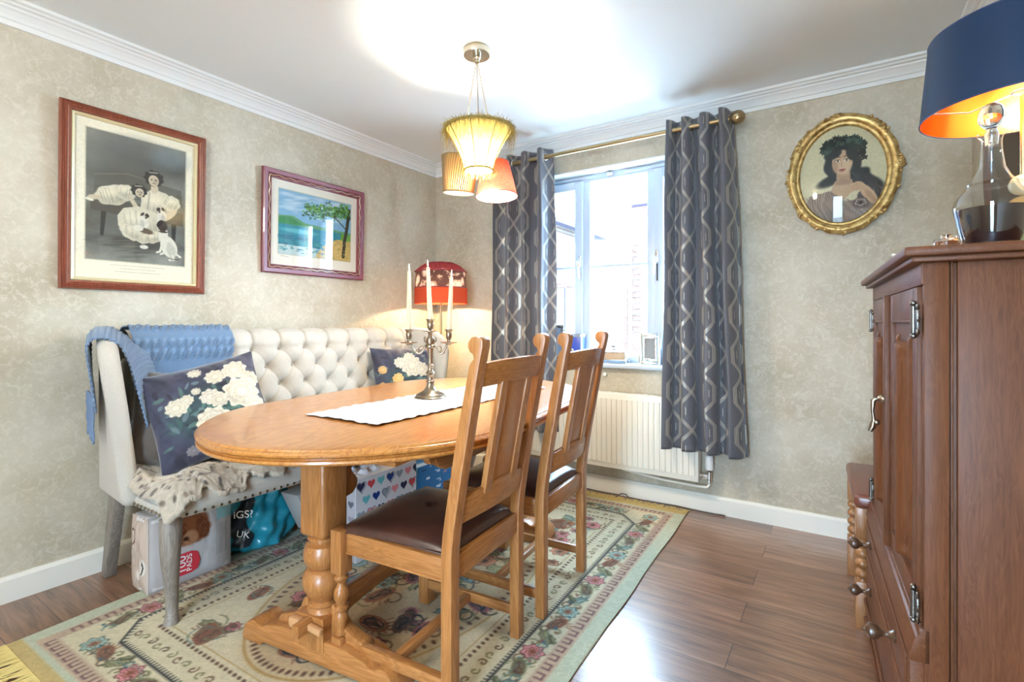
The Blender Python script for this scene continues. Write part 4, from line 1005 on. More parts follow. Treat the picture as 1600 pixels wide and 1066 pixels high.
# path up the front face, over the rolled top, down the rear
pz = np.interp(s, [0, .74, .80, .85, .90, .94, 1], [.44, 1.0, 1.045, 1.062, 1.055, 1.02, .60]); px = np.interp(s, [0, .10, .66, .74, .80, .85, .90, .94, 1], [.20, .235, .232, .222, .198, .155, .11, .085, .075])
for _ in range(14): pz[1:-1] = (pz[:-2] + 2 * pz[1:-1] + pz[2:]) / 4; px[1:-1] = (px[:-2] + 2 * px[1:-1] + px[2:]) / 4
Yg, Sg = np.meshgrid(yy, s, indexing='ij'); Zg = np.interp(Sg, s, pz); Xg = np.interp(Sg, s, px)
front = np.clip((.90 - Sg) / .06, 0, 1)
D = tuft(Yg, Zg) * front
nx = np.gradient(pz, s); nz = -np.gradient(px, s); nl = np.hypot(nx, nz); nx /= nl; nz /= nl
Xg2 = Xg - D * np.interp(Sg, s, nx); Zg2 = Zg - D * np.interp(Sg, s, nz)
np_mesh('backrest', np.stack([Xg2.ravel() - OX, Yg.ravel() - OY, Zg2.ravel()], 1), grid_faces(nu, nv), M_LINEN, sofa)
B().lo((.075 - OX, -2.17 - OY, .40), (.19 - OX, -.53 - OY, .95), .03).done('back_panel', M_LINEN, sofa)
bme = None
for y, z in BT:
    if bme is None:
        ob = B().ball((0, 0, 0), .011, (.55, 1, 1), 14, 8).done('button', M_LINEN_BTN, sofa); bme = ob.data
    else: ob = link('button', bme, None, sofa)
    xx = float(np.interp(z, pz[:170], px[:170])) - .036
    ob.location = (xx - OX, y - OY, z)
def wing(sg, ye):
    """flared wing: sg=-1 near end, +1 far end"""
    q = B(); T = .066
    pts = [(-.02, .385), (-.02, 1.02), (.02, 1.056), (.10, 1.064), (.18, 1.058), (.27, 1.035), (.335, .985), (.362, .90), (.358, .80), (.345, .65), (.338, .50), (.335, .385)]
    q.prism(pts, 'xz', -T / 2, T / 2, .030, seg=4)
    bmesh.ops.triangulate(q.bm, faces=[f for f in q.bm.faces if len(f.verts) > 4])
    bmesh.ops.subdivide_edges(q.bm, edges=[e for e in q.bm.edges if e.calc_length() > .12], cuts=2, use_grid_fill=False)
    def f(co):
        a = math.radians(5 + 15 * max(0, (co.z - .39) / .67)); x = co.x; y = co.y
        X_ = x * math.cos(a) + y * math.sin(a) ; Y_ = -x * math.sin(a) + y * math.cos(a)
        return Vector((.125 + X_ - OX, (ye + (Y_ if sg < 0 else -Y_)) - OY, co.z))
    q.mapv(f); return q.done('wing', M_LINEN, sofa, ang=70, recalc=True)
wing(-1, -2.218); wing(1, -.500)
# seat: domed upholstery with a soft front edge
q = B()
def seat_pt(u, v):
    # u along length, v across profile underside->front->top->back
    y = -2.238 + 1.79 * u
    prof = [(.74, .386), (.762, .40), (.772, .43), (.765, .462), (.735, .480), (.65, .492), (.45, .498), (.20, .492)]
    t = v * (len(prof) - 1); i = min(int(t), len(prof) - 2); f_ = t - i
    a = prof[max(i - 1, 0)]; b = prof[i]; c_ = prof[i + 1]; d = prof[min(i + 2, len(prof) - 1)]
    cr = lambda k: .5 * ((2 * b[k]) + (-a[k] + c_[k]) * f_ + (2 * a[k] - 5 * b[k] + 4 * c_[k] - d[k]) * f_ ** 2 + (-a[k] + 3 * b[k] - 3 * c_[k] + d[k]) * f_ ** 3)
    x, z = cr(0), cr(1)
    e = min(u, 1 - u) * 1.80; k = max(0, 1 - e / .06)
    z = .386 + (z - .386) * (1 - .45 * k ** 2.2); x = x - .035 * k ** 2
    return (x - OX, y - OY + (.0), z)
q.surf(seat_pt, 90, 42); q.done('seat', M_LINEN, sofa, recalc=True)
B().lo((.16 - OX, -2.243 - OY, .383), (.742 - OX, -.447 - OY, .425), .012).lo((.2 - OX, -2.235 - OY, .40), (.715 - OX, -2.20 - OY, .46), .015).lo((.2 - OX, -.48 - OY, .40), (.715 - OX, -.455 - OY, .46), .015).done('seat_frame', M_LINEN, sofa)
sm_ = None; studs = [((.766, -2.225 + k * .0305, .403), 0) for k in range(58)] + [((.745 - k * .0305, -2.249, .402), -PI / 2) for k in range(12)]
for (x, y, z), a in studs:
    if sm_ is None: ob = B().ball((0, 0, 0), .0062, (.6, 1, 1), 10, 6).done('nailhead', M_STUD, sofa); sm_ = ob.data
    else: ob = link('nailhead', sm_, None, sofa)
    ob.location = (x - OX, y - OY, z); ob.rotation_euler = (0, 0, a)
GW = wood('grey_wood', 'z')
def cab_leg(y, out):
    q = B(); pts = [(.715, .39), (.722, .34), (.727, .28), (.722, .22), (.708, .15), (.698, .09), (.700, .04), (.712, .012), (.716, .0)]; rr = [.036, .036, .033, .029, .024, .021, .020, .024, .026]
    q.tube([(x - OX, y - OY + out * (x - .70) * .6, z) for x, z in pts], rr, 14); return q.done('leg', GW, sofa)
cab_leg(-2.215, -1); cab_leg(-.475, 1)
for y in (-2.205, -.485):
    q = B(); q.prism([(.155, .40), (.225, .40), (.110, 0), (.065, 0)], 'xz', -.022, .022, .006); q.xf(Matrix.Translation((-OX, y - OY, 0))); q.done('leg', GW, sofa)

# ---- soft things on the sofa
def knit_mat():
    m, nt, bs = mat_new('blue_cable_knit')
    a = nt.nodes.new('ShaderNodeVertexColor'); a.layer_name = 'paint'; L(nt, a.outputs['Color'], bs.inputs['Base Color']); P(bs, rough=.9, sheen=.4)
    uvn = nt.nodes.new('ShaderNodeUVMap'); uvn.uv_map = 'UVMap'
    w = node(nt, 'ShaderNodeTexWave', Scale=70.0); w.bands_direction = 'X'; L(nt, uvn.outputs[0], w.inputs['Vector'])
    w2 = node(nt, 'ShaderNodeTexWave', Scale=50.0); w2.bands_direction = 'Y'; L(nt, uvn.outputs[0], w2.inputs['Vector'])
    bump(nt, bs, (X(nt, w.outputs['Fac']) + X(nt, w2.outputs['Fac'])).o, .5, .003); return m
M_KNIT = knit_mat()
thr = thing('knitted_throw', 'blue cable-knit throw draped over near wing and back of sofa', 'blanket', (.30, -2.0, .9))
TX, TY, TZ = .30, -2.0, .9
def cable_h(u, v):
    """raised plaits in two bands; u along the plait, v across the cloth"""
    h = 0
    for c0 in (.025, .115, .160):
        d = (v - c0) / .022
        ph = u * 2 * PI / .034; band = np.exp(-d ** 4)
        h = h + band * (.005 + .006 * np.cos(ph + d * 2.4)) 
    return h
nu, nv = 300, 200
uu = np.linspace(0, .415, nu); ss = np.linspace(0, 1, nv)
path = np.array([(.06, .84), (.062, .98), (.085, 1.045), (.12, 1.074), (.16, 1.080), (.20, 1.066), (.232, 1.03), (.248, .98), (.250, .90), (.250, .82), (.255, .75)])
tl = np.concatenate([[0], np.cumsum(np.hypot(*np.diff(path, axis=0).T))]); tot = tl[-1]; sv = ss * tot
pxx = np.interp(sv, tl, path[:, 0]); pzz = np.interp(sv, tl, path[:, 1])
for _ in range(20): pxx[1:-1] = (pxx[:-2] + 2 * pxx[1:-1] + pxx[2:]) / 4; pzz[1:-1] = (pzz[:-2] + 2 * pzz[1:-1] + pzz[2:]) / 4
gx = np.gradient(pxx); gz = np.gradient(pzz); gl = np.hypot(gx, gz); n_x = -gz / gl; n_z = gx / gl
U, Sg = np.meshgrid(uu, sv, indexing='ij'); vfront = Sg - .30
Hh = cable_h(U, vfront) + .006 + .002 * np.sin(U * 40) 
nxg = np.broadcast_to(n_x, U.shape); nzg = np.broadcast_to(n_z, U.shape)
Xt = pxx[None] + Hh * np.where(nzg > -2, nxg * -1, 0) * -1; Zt = pzz[None] + Hh * nzg
edge = .008 * np.sin(Sg * 22)
Yt = -2.17 + U + edge * (U > .38)
colA = np.array((.125, .21, .345)) * (1 - .25 * np.cos(U * 2 * PI / .034 + 1)[..., None] * (cable_h(U, vfront) > .004)[..., None])
fl = grid_faces(nu, nv)
Vs = [np.stack([Xt.ravel() - TX, Yt.ravel() - TY, Zt.ravel() - TZ], 1)]; Fs = [fl]; Cs = [colA.reshape(-1, 3)]; Us = [np.stack([U.ravel(), Sg.ravel()], 1)]
# second fold: over the wing, hanging outside and inside
nu2, nv2 = 120, 180
w_ = np.linspace(0, 1, nu2); 
pth = np.array([(-.046, .80), (-.045, .90), (-.045, 1.0), (-.044, 1.050), (-.022, 1.080), (.018, 1.080), (.054, 1.050), (.070, .98), (.084, .86), (.094, .725)])  # across wing: offset y , z
tl2 = np.concatenate([[0], np.cumsum(np.hypot(*np.diff(pth, axis=0).T))]); sv2 = np.linspace(0, 1, nv2) * tl2[-1]
py2 = np.interp(sv2, tl2, pth[:, 0]); pz2 = np.interp(sv2, tl2, pth[:, 1])
for _ in range(10): py2[1:-1] = (py2[:-2] + 2 * py2[1:-1] + py2[2:]) / 4; pz2[1:-1] = (pz2[:-2] + 2 * pz2[1:-1] + pz2[2:]) / 4
Wg, S2 = np.meshgrid(w_, sv2, indexing='ij')
xw = .06 + .325 * Wg + .020 * np.sin(S2 * 9 + 1) ; drop = -.014 * (np.clip(Wg - .6, 0, 1) / .4) ** 2 * 3
rib = .0022 * np.sin(S2 * 2 * PI / .019)
py2g = np.broadcast_to(py2, Wg.shape); pz2g = np.broadcast_to(pz2, Wg.shape)
a_ = np.radians(5 + 15 * np.clip((pz2g - .39) / .67, 0, 1.05)); lx = xw - .06
inn = np.clip((py2g - .02) / .05, 0, 1) * np.clip((1.06 - pz2g) / .10, 0, 1); py2g = py2g + inn * .13 * (1 - Wg)
X2 = .125 - .03 + lx * np.cos(a_) + py2g * np.sin(a_); Y2 = -2.218 - lx * np.sin(a_) + (py2g + np.sign(py2g) * (rib + .004)) * np.cos(a_)
Z2 = pz2g + drop + rib * (np.abs(py2g) < .05)
off = len(Vs[0]); Vs.append(np.stack([X2.ravel() - TX, Y2.ravel() - TY, Z2.ravel() - TZ], 1)); Fs.append(grid_faces(nu2, nv2) + off)
Cs.append(np.broadcast_to(np.array((.14, .215, .34)), (Wg.size, 3)) * (1 - .10 * np.sin(S2 * 2 * PI / .019).ravel()[:, None])); Us.append(np.stack([S2.ravel(), Wg.ravel() * .3], 1))
o = np_mesh('knit_cloth', np.concatenate(Vs), np.concatenate(Fs), M_KNIT, thr, col=np.concatenate(Cs), uv=np.concatenate(Us))
sm2 = o.modifiers.new('thickness', 'SOLIDIFY'); sm2.thickness = .006; sm2.offset = 0
q = B(); r = random.Random(8)
for k in range(46):
    t = k / 45; a0 = math.radians(5 + 15 * (.76 - .39) / .67); lx = -.02 + .31 * t
    x = .095 + lx * math.cos(a0) - .060 * math.sin(a0); y = -2.218 - lx * math.sin(a0) - .060 * math.cos(a0)
    pts = [(x - TX + .004 * math.sin(i * 1.3 + k), y - TY + .003 * math.cos(i * 1.7 + k), .81 - TZ - i * .022) for i in range(r.randint(5, 9))]
    q.tube(pts, .0032, 5)
ob = q.done('fringe', fabric('blue_yarn', (.13, .19, .30), .9, 300), thr); ob['kind'] = 'stuff'

def flower_cushion_cv(seed):
    c = Cv(220, 220, (.20, .20, .27)); c.noise(6, .35, seed); r = random.Random(seed)
    c.ell(110, 120, 80, 55, (.16, .26, .26), soft=30, al=.7)
    for k in range(160):
        x, y = r.gauss(120, 50), r.gauss(115, 45); c.ell(x, y, r.uniform(5, 14), r.uniform(2, 5), r.choice([(.20, .32, .30), (.12, .20, .24), (.30, .42, .38), (.10, .10, .16), (.36, .44, .46)]), rot=r.uniform(0, 3), al=.8)
    def peony(x, y, s, col):
        for j in range(5):
            R_ = s * (1 - j * .17); c.ell(x + r.uniform(-1, 1) * s * .05, y, R_, R_ * .92, tuple(min(1, q * (1 - .10 * (j % 2))) for q in col), wob=.09, petals=9 + j, seed=r.random() * 6)
            c.ring(x, y, R_ * .95, R_ * .88, tuple(q * .72 for q in col), .8, wob=.09, petals=9 + j, seed=r.random() * 6, al=.5)
    return c, peony
def pillow(label, loc, rot, w, h, t, cv, m, cat='cushion', nrm=0, sd=1, group=None):
    n = 150; a = np.linspace(-1, 1, n); U, V = np.meshgrid(a, a, indexing='ij')
    prof = ((1 - np.abs(U) ** 2.6) * (1 - np.abs(V) ** 2.6)).clip(0) ** .55
    pin = 1 - .07 * (1 - np.abs(V) ** 2) * np.abs(U) ** 3; pin2 = 1 - .07 * (1 - np.abs(U) ** 2) * np.abs(V) ** 3
    x = U * w / 2 * pin; z = V * h / 2 * pin2
    wr = vnoise(n, n, 5, 3, sd) - .5
    th = t / 2 * prof * (1 + .25 * wr) + .004 * np.sin((U + .3 * V) * 14 + wr * 9) * prof * (1 - prof) * 3
    Vf = np.stack([x.ravel(), -th.ravel(), z.ravel()], 1); Vb = np.stack([x.ravel(), th.ravel() * .8, z.ravel()], 1)
    xi = ((U + 1) / 2 * (cv.w - 1)).astype(int); yi = ((1 - V) / 2 * (cv.h - 1)).astype(int); C = cv.lin()[yi, xi].reshape(-1, 3)
    f = grid_faces(n, n)
    o = np_mesh(cat, np.concatenate([Vf, Vb]), np.concatenate([f, f[:, ::-1] + n * n]), m, None, col=np.concatenate([C, np.broadcast_to(C.mean(0) * .8, C.shape)]))
    bm = bmesh.new(); bm.from_mesh(o.data); bmesh.ops.remove_doubles(bm, verts=bm.verts[:], dist=.0002); bm.to_mesh(o.data); bm.free()
    o.location = loc; o.rotation_euler = rot; tag(o, label, 'cushion', group); return o
c, pe = flower_cushion_cv(3); pk = (.80, .76, .68)
pe(52, 92, 20, pk); pe(72, 82, 12, pk); pe(92, 68, 8, pk); pe(112, 88, 18, (.80, .76, .70)); pe(126, 100, 17, pk); pe(106, 140, 30, pk); pe(132, 46, 18, pk); pe(170, 40, 24, pk); pe(172, 95, 36, pk); pe(196, 70, 20, pk); pe(190, 130, 22, pk); pe(100, 24, 12, pk); pe(60, 190, 12, (.5, .48, .5)); pe(150, 180, 20, (.6, .58, .58))
def facing(nrm, roll):
    """rotation whose local -Y points along nrm and local Z is up, rolled"""
    n = Vector(nrm).normalized(); up = Vector((0, 0, 1)); xx = (-n).cross(up).normalized() * 1; xx = up.cross(n).normalized(); zz = n.cross(xx).normalized() 
    M = Matrix((xx, -n, zz)).transposed(); return (M @ Matrix.Rotation(roll, 3, 'Y')).to_euler()
pillow('dark floral velvet cushion standing against blue throw, tilted, near sofa end', (.50, -1.985, .728), facing((.86, -.36, .34), math.radians(-14)), .45, .42, .15, c, M_VELVET, group=None, sd=4)
c, pe = flower_cushion_cv(9)
pe(62, 150, 8, (.85, .70, .45)); pe(24, 78, 14, (.80, .64, .42)); pe(70, 110, 18, (.86, .68, .42)); pe(84, 58, 20, pk); pe(124, 70, 38, pk); pe(158, 84, 26, pk); pe(196, 92, 22, pk); pe(20, 130, 12, (.8, .64, .42)); pe(120, 40, 20, pk)
pillow('dark floral cushion at far end of sofa behind the candelabra', (.375, -.72, .735), facing((.93, -.30, .22), math.radians(0)), .44, .42, .14, c, M_VELVET, sd=7)
c = Cv(20, 20, (.36, .32, .29))
pillow('plain taupe velvet cushion tucked behind floral one near sofa wing', (.40, -2.035, .695), facing((.90, -.30, .24), math.radians(4)), .39, .40, .13, c, M_VELVET, sd=11)
# animal print throw on the seat
def fur():
    n1, n2 = 200, 130; U, V = np.meshgrid(np.linspace(0, 1, n1), np.linspace(0, 1, n2), indexing='ij')
    y = -2.268 + .66 * U; w0 = .30 + .05 * np.sin(U * 9)
    fx = .795 - .02 * U + .016 * np.sin(U * 23) + .010 * np.sin(U * 51) - .07 * np.clip((U - .8) / .2, 0, 1)
    x = .34 + (fx - .34) * V
    zs = .512 + .012 * np.sin(U * 17 + V * 5)
    over = np.clip((x - .735) / .05, 0, 1); edge = np.clip((.05 - (y + 2.268)) / .05, 0, 1)
    z = zs - .050 * over ** 1.5 * (1 - .5 * U) - .055 * edge ** 1.6 + .012 * np.sin(V * 10 + U * 4) * (1 - over)
    n = vnoise(n1, n2, 26, 3, 3) - .5; z = z + .020 * n; x = x - .02 * edge * V
    h = np.stack([(x - .5).ravel(), (y + 1.95).ravel(), (z - .5).ravel()], 1)
    c = Cv(n1, n2, (.74, .69, .62)); r = random.Random(2)
    for k in range(300): c.ell(r.uniform(0, n1), r.uniform(0, n2), r.uniform(1.5, 3.6), r.uniform(1.2, 2.6), r.choice([(.34, .30, .28), (.44, .39, .35), (.52, .46, .41)]), rot=r.uniform(0, 3), al=.85)
    c.noise(80, .1, 3); C = c.lin().transpose(1, 0, 2).reshape(-1, 3)
    o = np_mesh('plush_throw', h, grid_faces(n1, n2), M_FUR, None, col=C); o.location = (.5, -1.95, .5)
    s_ = o.modifiers.new('thickness', 'SOLIDIFY'); s_.thickness = .020; s_.offset = 1
    tag(o, 'animal-spotted cream plush throw crumpled on sofa seat under cushions', 'throw')
fur()
# ---------------------------------------------------------------- things under the sofa
def text_mesh(name, body, size, mat_, parent, loc, rot, ext=.0006, sx=1.0):
    cu = bpy.data.curves.new(name, 'FONT'); cu.body = body; cu.size = size; cu.extrude = ext; cu.align_x = 'CENTER'; cu.align_y = 'CENTER'
    t = bpy.data.objects.new(name, cu); COL.objects.link(t); dg = bpy.context.evaluated_depsgraph_get(); dg.update()
    me = bpy.data.meshes.new_from_object(t.evaluated_get(dg)); bpy.data.objects.remove(t)
    o = link(name, me, None, parent); me.materials.clear(); me.materials.append(mat_); o.location = loc; o.rotation_euler = rot; o.scale = (sx, 1, 1); return o
M_RED = mat('red_ink', (.55, .03, .05), .35); M_WINK = mat('white_ink', (.85, .84, .82), .4); M_INK = mat('brown_ink', (.20, .12, .09), .5)
pk_ = thing('pads_pack', 'white plastic pack of 100 pads with puppy picture beneath sofa', 'pack', (.365, -2.03, 0), math.radians(0))
pc = Cv(150, 110, (.72, .70, .70))
r = random.Random(5)
pc.ell(72, 30, 34, 24, (.46, .27, .17), soft=4, wob=.06, petals=7); pc.ell(50, 38, 12, 20, (.34, .18, .11), rot=.5, soft=3); pc.ell(92, 34, 12, 18, (.40, .22, .14), rot=-.4, soft=3); pc.ell(70, 44, 14, 11, (.62, .44, .32), soft=3); pc.ell(62, 44, 5, 3, (.20, .12, .10), soft=2)
for k in range(50): x = r.uniform(44, 100); y = r.uniform(12, 50); pc.line([(x, y), (x + 5, y + 5)], 1, r.choice([(.6, .4, .28), (.3, .16, .1)]), .5)
pc.rect(118, 0, 150, 30, (.55, .74, .76))
for k in range(8): pc.rect(118 + k * 3.2, 36, 119 + k * 3.2, 84, (.45, .42, .42), .5)
def puff(w, h, t, cv, nm, parent, loc, face):
    nu, nv = 90, 70; U, V = np.meshgrid(np.linspace(-1, 1, nu), np.linspace(-1, 1, nv), indexing='ij')
    wr = (vnoise(nu, nv, 6, 3, int(w * 1000)) - .5) * .012
    b = t * (1 - U ** 6) * (1 - V ** 6) + wr * (1 - U ** 4)
    xi = ((U + 1) / 2 * (cv.w - 1)).astype(int); yi = ((1 - V) / 2 * (cv.h - 1)).astype(int)
    P_ = np.stack([(U * w / 2).ravel(), -b.ravel(), (V * h / 2).ravel()], 1)
    o = np_mesh(nm, P_, grid_faces(nu, nv), M_PLASTIC, parent, col=cv.lin()[yi, xi].reshape(-1, 3)); o.location = loc; o.rotation_euler = (0, 0, face); return o
ob = B().lo((-.075, -.165, .004), (.075, .165, .315), .022, seg=4).done('pack_body', mat('white_film', (.66, .63, .61), .28), pk_)
f1 = puff(.33, .305, .014, pc, 'front_film', pk_, (.070, 0, .162), PI / 2)
pe_ = Cv(60, 110, (.74, .66, .60)); pe_.ring(14, 30, 7, 11, (.35, .22, .18), 2); pe_.ell(46, 70, 9, 12, (.85, .83, .8)); pe_.line([(44, 62), (48, 70), (44, 80)], 3, (.2, .17, .15)); pe_.ell(32, 84, 7, 7, (.85, .8, .76))
for k in range(5): pe_.rect(20 + k * 5, 34, 21 + k * 5, 74, (.45, .36, .32), .5)
puff(.15, .30, .012, pe_, 'end_film', pk_, (0, -.160, .16), 0)
q = B(); q.surf(lambda u, v: (-.078 + .156 * u, -.150 + .30 * v + .0, .30 + .030 * math.sin(PI * v) * math.sin(PI * u) + .008 * math.sin(14 * u + 9 * v)), 30, 30); q.done('crumpled_top', mat('yellowish_film', (.60, .57, .42), .2), pk_)
q = B(); q.prism([(.0 + .048 * math.cos(a), .038 * math.sin(a)) for a in [PI / 2 + i * PI / 12 for i in range(13)]][::-1] + [(.05, -.038), (.05, .038)] if False else [(-.045, -.036), (.02, -.036), (.038, -.028), (.046, 0), (.038, .028), (.02, .036), (-.045, .036)], 'yz', .0, .002); lb = q.done('count_label', M_RED, pk_); lb.location = (.0865, -.030, .090); lb.scale = (1, 1.25, 1.25)
text_mesh('lettering', '100', .040, M_WINK, lb, (.003, -.012, 0), (PI / 2, -PI / 2, PI / 2)); text_mesh('lettering', 'PADS', .024, M_WINK, lb, (.003, .012, 0), (PI / 2, -PI / 2, PI / 2))
bag = thing('shopping_bag', 'crumpled turquoise plastic carrier bag with black print beneath sofa', 'bag', (.33, -1.68, 0))
def bagpt(u, v):
    th = 2 * PI * u; z = .30 * v; R_ = (.125 + .03 * math.sin(PI * min(1, v * 1.3))) * (1 - .35 * max(0, v - .6) ** 1.2) * (1 - .9 * max(0, .08 - v) / .08 * .5)
    wv = .010 * math.sin(7 * th + 6 * v) + .007 * math.sin(13 * th - 9 * v) + .006 * math.sin(23 * v + 3 * th)
    return ((R_ * .85 + wv) * math.cos(th), (R_ * 1.15 + wv) * math.sin(th), .003 + z + (.008 * math.sin(5 * th) if v > .8 else 0))
B().surf(bagpt, 90, 60, True).done('bag_body', mat('turquoise_film', (.02, .27, .36), .22), bag)
B().lathe([(0, .003), (.12, .004)], (0, 0, 0), 24, cap=False).done('bag_base', mat('turquoise_film_base', (.02, .25, .34), .3), bag)
q = B(); q.surf(lambda u, v: tuple(c * 1.03 if i < 2 else c for i, c in enumerate(bagpt(-.18 + .085 * u + .02 * math.sin(9 * v), .18 + .75 * v))), 20, 30); q.done('black_print', mat('black_print', (.012, .02, .03), .3), bag)
text_mesh('lettering', 'iGS?', .048, M_WINK, bag, (.119, -.135, .215), (PI / 2, 0, PI / 2 - .75)); text_mesh('lettering', 'UK', .042, M_WINK, bag, (.123, -.138, .125), (PI / 2, .2, PI / 2 - .75))
pb = thing('paper_bag', 'folded grey and white card bag leaning on turquoise bag', 'bag', (.60, -1.56, 0))
q = B(); q.prism([(-.10, .29), (.14, .30), (.16, .26), (.16, .18), (-.0, .085)], 'yz', -.10, .012, .003)
q.xf(Matrix.Rotation(.12, 4, 'Z')); q.done('bag_body', mat('grey_card', (.44, .42, .40), .5), pb)
B().quad((.016, -.03, .245), (.016, .15, .262), (.040, .150, .165), (.045, .0, .110)).done('white_flap', mat('white_card', (.72, .78, .80), .4), pb, ang=None)
B().quad((.045, .0, .108), (.040, .150, .165), (.018, .145, .150), (.02, .01, .088)).done('lower_fold', mat('white_card_fold', (.70, .75, .78), .4), pb, ang=None)
B().lo((-.06, .02, .0), (-.02, .10, .20), .01).done('bag_foot', mat('grey_card_foot', (.40, .38, .36), .6), pb)
# gift bags with hearts
def heart(c, x, y, s, col, fill=True):
    pts = [(x + s * 16 * math.sin(t) ** 3 / 16, y - s * (13 * math.cos(t) - 5 * math.cos(2 * t) - 2 * math.cos(3 * t) - math.cos(4 * t)) / 16) for t in [i * 2 * PI / 40 for i in range(40)]]
    if fill: c.poly(pts, col)
    else: c.line(pts + [pts[0]], 1.6, col)
hc = Cv(260, 245, (.84, .83, .84)); cols = [(.10, .14, .28), (.80, .28, .30), (.40, .70, .72), (.10, .22, .48), (.55, .58, .62), (.86, .52, .55)]
for j in range(7):
    for i in range(8):
        x = 20 + i * 40 + (20 if j % 2 else 0); y = 24 + j * 42; heart(hc, x, y, 15, cols[(i + j * 2) % 6]); 
        if (i + j) % 3 == 0: heart(hc, x + 2, y + 1, 18, (.12, .14, .2), False)
gb = thing('heart_gift_bag', 'white gift bag printed with navy, coral and teal hearts under table', 'bag', (.82, -1.36, 0), math.radians(2))
B().lo((-.085, -.20, .003), (.085, .20, .385), .004).done('bag_body', mat('white_bag_card', (.76, .76, .78), .45), gb)
painted('printed_face', hc, .40, .380, M_CARD, gb, lambda p: np.stack([np.full(len(p), .0865), p[:, 0], p[:, 2] + .194], 1))
hs = Cv(90, 200, (.72, .70, .72))
for j in range(6):
    for i in range(3): heart(hs, 18 + i * 28, 24 + j * 36, 10, (.40, .40, .44) if (i + j) % 2 else (.60, .55, .58))
painted('printed_side', hs, .165, .380, M_CARD, gb, lambda p: np.stack([p[:, 0], np.full(len(p), -.2015), p[:, 2] + .194], 1))
q = B(); r = random.Random(6)
for k in range(12): x = r.uniform(-.06, .06); y = r.uniform(-.17, .0); q.surf(lambda u, v: (x + .05 * (u - .5), y + .06 * (v - .5), .365 + .045 * math.sin(PI * u) * (.4 + .6 * math.sin(5 * v + k)) + .01 * math.sin(9 * u)), 6, 6)
q.done('tissue_paper', mat('white_tissue', (.80, .80, .84), .7), gb)
bb = thing('blue_gift_box', 'blue box with white lettering-like print beyond the heart bag', 'box', (.80, -.995, 0), math.radians(2))
bc = Cv(170, 185, (.14, .40, .58)); r = random.Random(11)
for k in range(40):
    x = r.uniform(5, 150); y = r.uniform(6, 178); bc.rect(x, y, x + r.uniform(5, 22), y + r.uniform(2, 7), r.choice([(.80, .85, .88), (.80, .85, .88), (.30, .62, .74), (.10, .20, .40), (.62, .45, .50)]))
B().lo((-.08, -.14, .003), (.08, .14, .335), .004).done('box_body', mat('blue_box_card', (.12, .32, .50), .45), bb)
painted('printed_face', bc, .278, .330, M_CARD, bb, lambda p: np.stack([np.full(len(p), .0815), p[:, 0], p[:, 2] + .169], 1))
fz = B(); r = random.Random(3)
fz.surf(lambda u, v: ((.11 + .012 * math.sin(9 * u * 6.28)) * math.cos(2 * PI * u) * math.sin(PI * (.04 + .92 * v)), (.10 + .010 * math.sin(7 * u * 6.28)) * math.sin(2 * PI * u) * math.sin(PI * (.04 + .92 * v)), .125 - .122 * math.cos(PI * (.04 + .92 * v)) + .006 * math.sin(30 * u) * math.sin(20 * v)), 60, 40, True)
fo = fz.done('fluffy_cushion', fabric('lilac_fleece', (.55, .55, .68), .95, 120, .25, .6, None, .8)); fo.location = (.56, -1.43 + .02, .0); fo.scale = (.8, .8, .9)
tag(fo, 'fluffy pale lilac cushion on floor behind near table pedestal', 'cushion')

# ---------------------------------------------------------------- dining table
tb = thing('dining_table', 'oval oak refectory table with moulded edge and turned bulb pedestals', 'table', (1.27, -1.458, .0075), math.radians(7))
TZ_ = .7625
def sup(a, b, n=1.82, k=160, lh=.38):
    return [(a * math.copysign(abs(math.cos(t)) ** (2 / n), math.cos(t)), math.copysign(lh, math.sin(t)) + b * math.copysign(abs(math.sin(t)) ** (2 / n), math.sin(t))) for t in [2 * PI * (i + .5) / k for i in range(k)]]
q = B(); prof = [(-.05, .718), (-.016, .718), (-.010, .722), (-.004, .7225), (-.001, .727), (-.002, .733), (-.010, .735), (-.012, .738), (-.006, .740), (0, .745), (.001, .750), (-.004, .7555), (-.008, .7565), (-.009, .7575), (-.012, .7615), (-.018, .7625), (-.06, .7625)]
rings = [[q.bm.verts.new((x, y, z)) for x, y in sup(.562 + u, .542 + u)] for u, z in prof]
for A, Bv in zip(rings, rings[1:]):
    for k in range(160): q.bm.faces.new((A[k], A[(k + 1) % 160], Bv[(k + 1) % 160], Bv[k]))
q.bm.faces.new(rings[-1]); q.bm.faces.new(rings[0][::-1])
def tabletop_mat():
    m, nt, bs = mat_new('oak_tabletop')
    v = coords(nt, (5.5, .9, 5)); n1 = node(nt, 'ShaderNodeTexNoise', Scale=1.7, Detail=3.0, Distortion=1.6); L(nt, v, n1.inputs['Vector'])
    tri = ((X(nt, n1.outputs['Fac']) * 14.0).op('FRACT') - .5).abs() * 2.0
    n2 = node(nt, 'ShaderNodeTexNoise', Scale=1.0, Detail=2.0); L(nt, coords(nt, (170, 8, 100)), n2.inputs['Vector'])
    x = X(nt, coords_x(nt)); 
    f = tri * .52 + X(nt, n2.outputs['Fac']) * .6 - .14
    L(nt, ramp(nt, f.o, [(.1, (.31, .105, .018)), (.45, (.44, .175, .036)), (.85, (.53, .23, .055))]), bs.inputs['Base Color'])
    P(bs, rough=.28, coat=.5, coatr=.12); bump(nt, bs, n2.outputs['Fac'], .06, .001); return m
def coords_x(nt):
    t = nt.nodes.new('ShaderNodeTexCoord'); s = nt.nodes.new('ShaderNodeSeparateXYZ'); L(nt, t.outputs['Object'], s.inputs[0]); return s.outputs[0]
q.done('tabletop', tabletop_mat(), tb, ang=28, recalc=True)
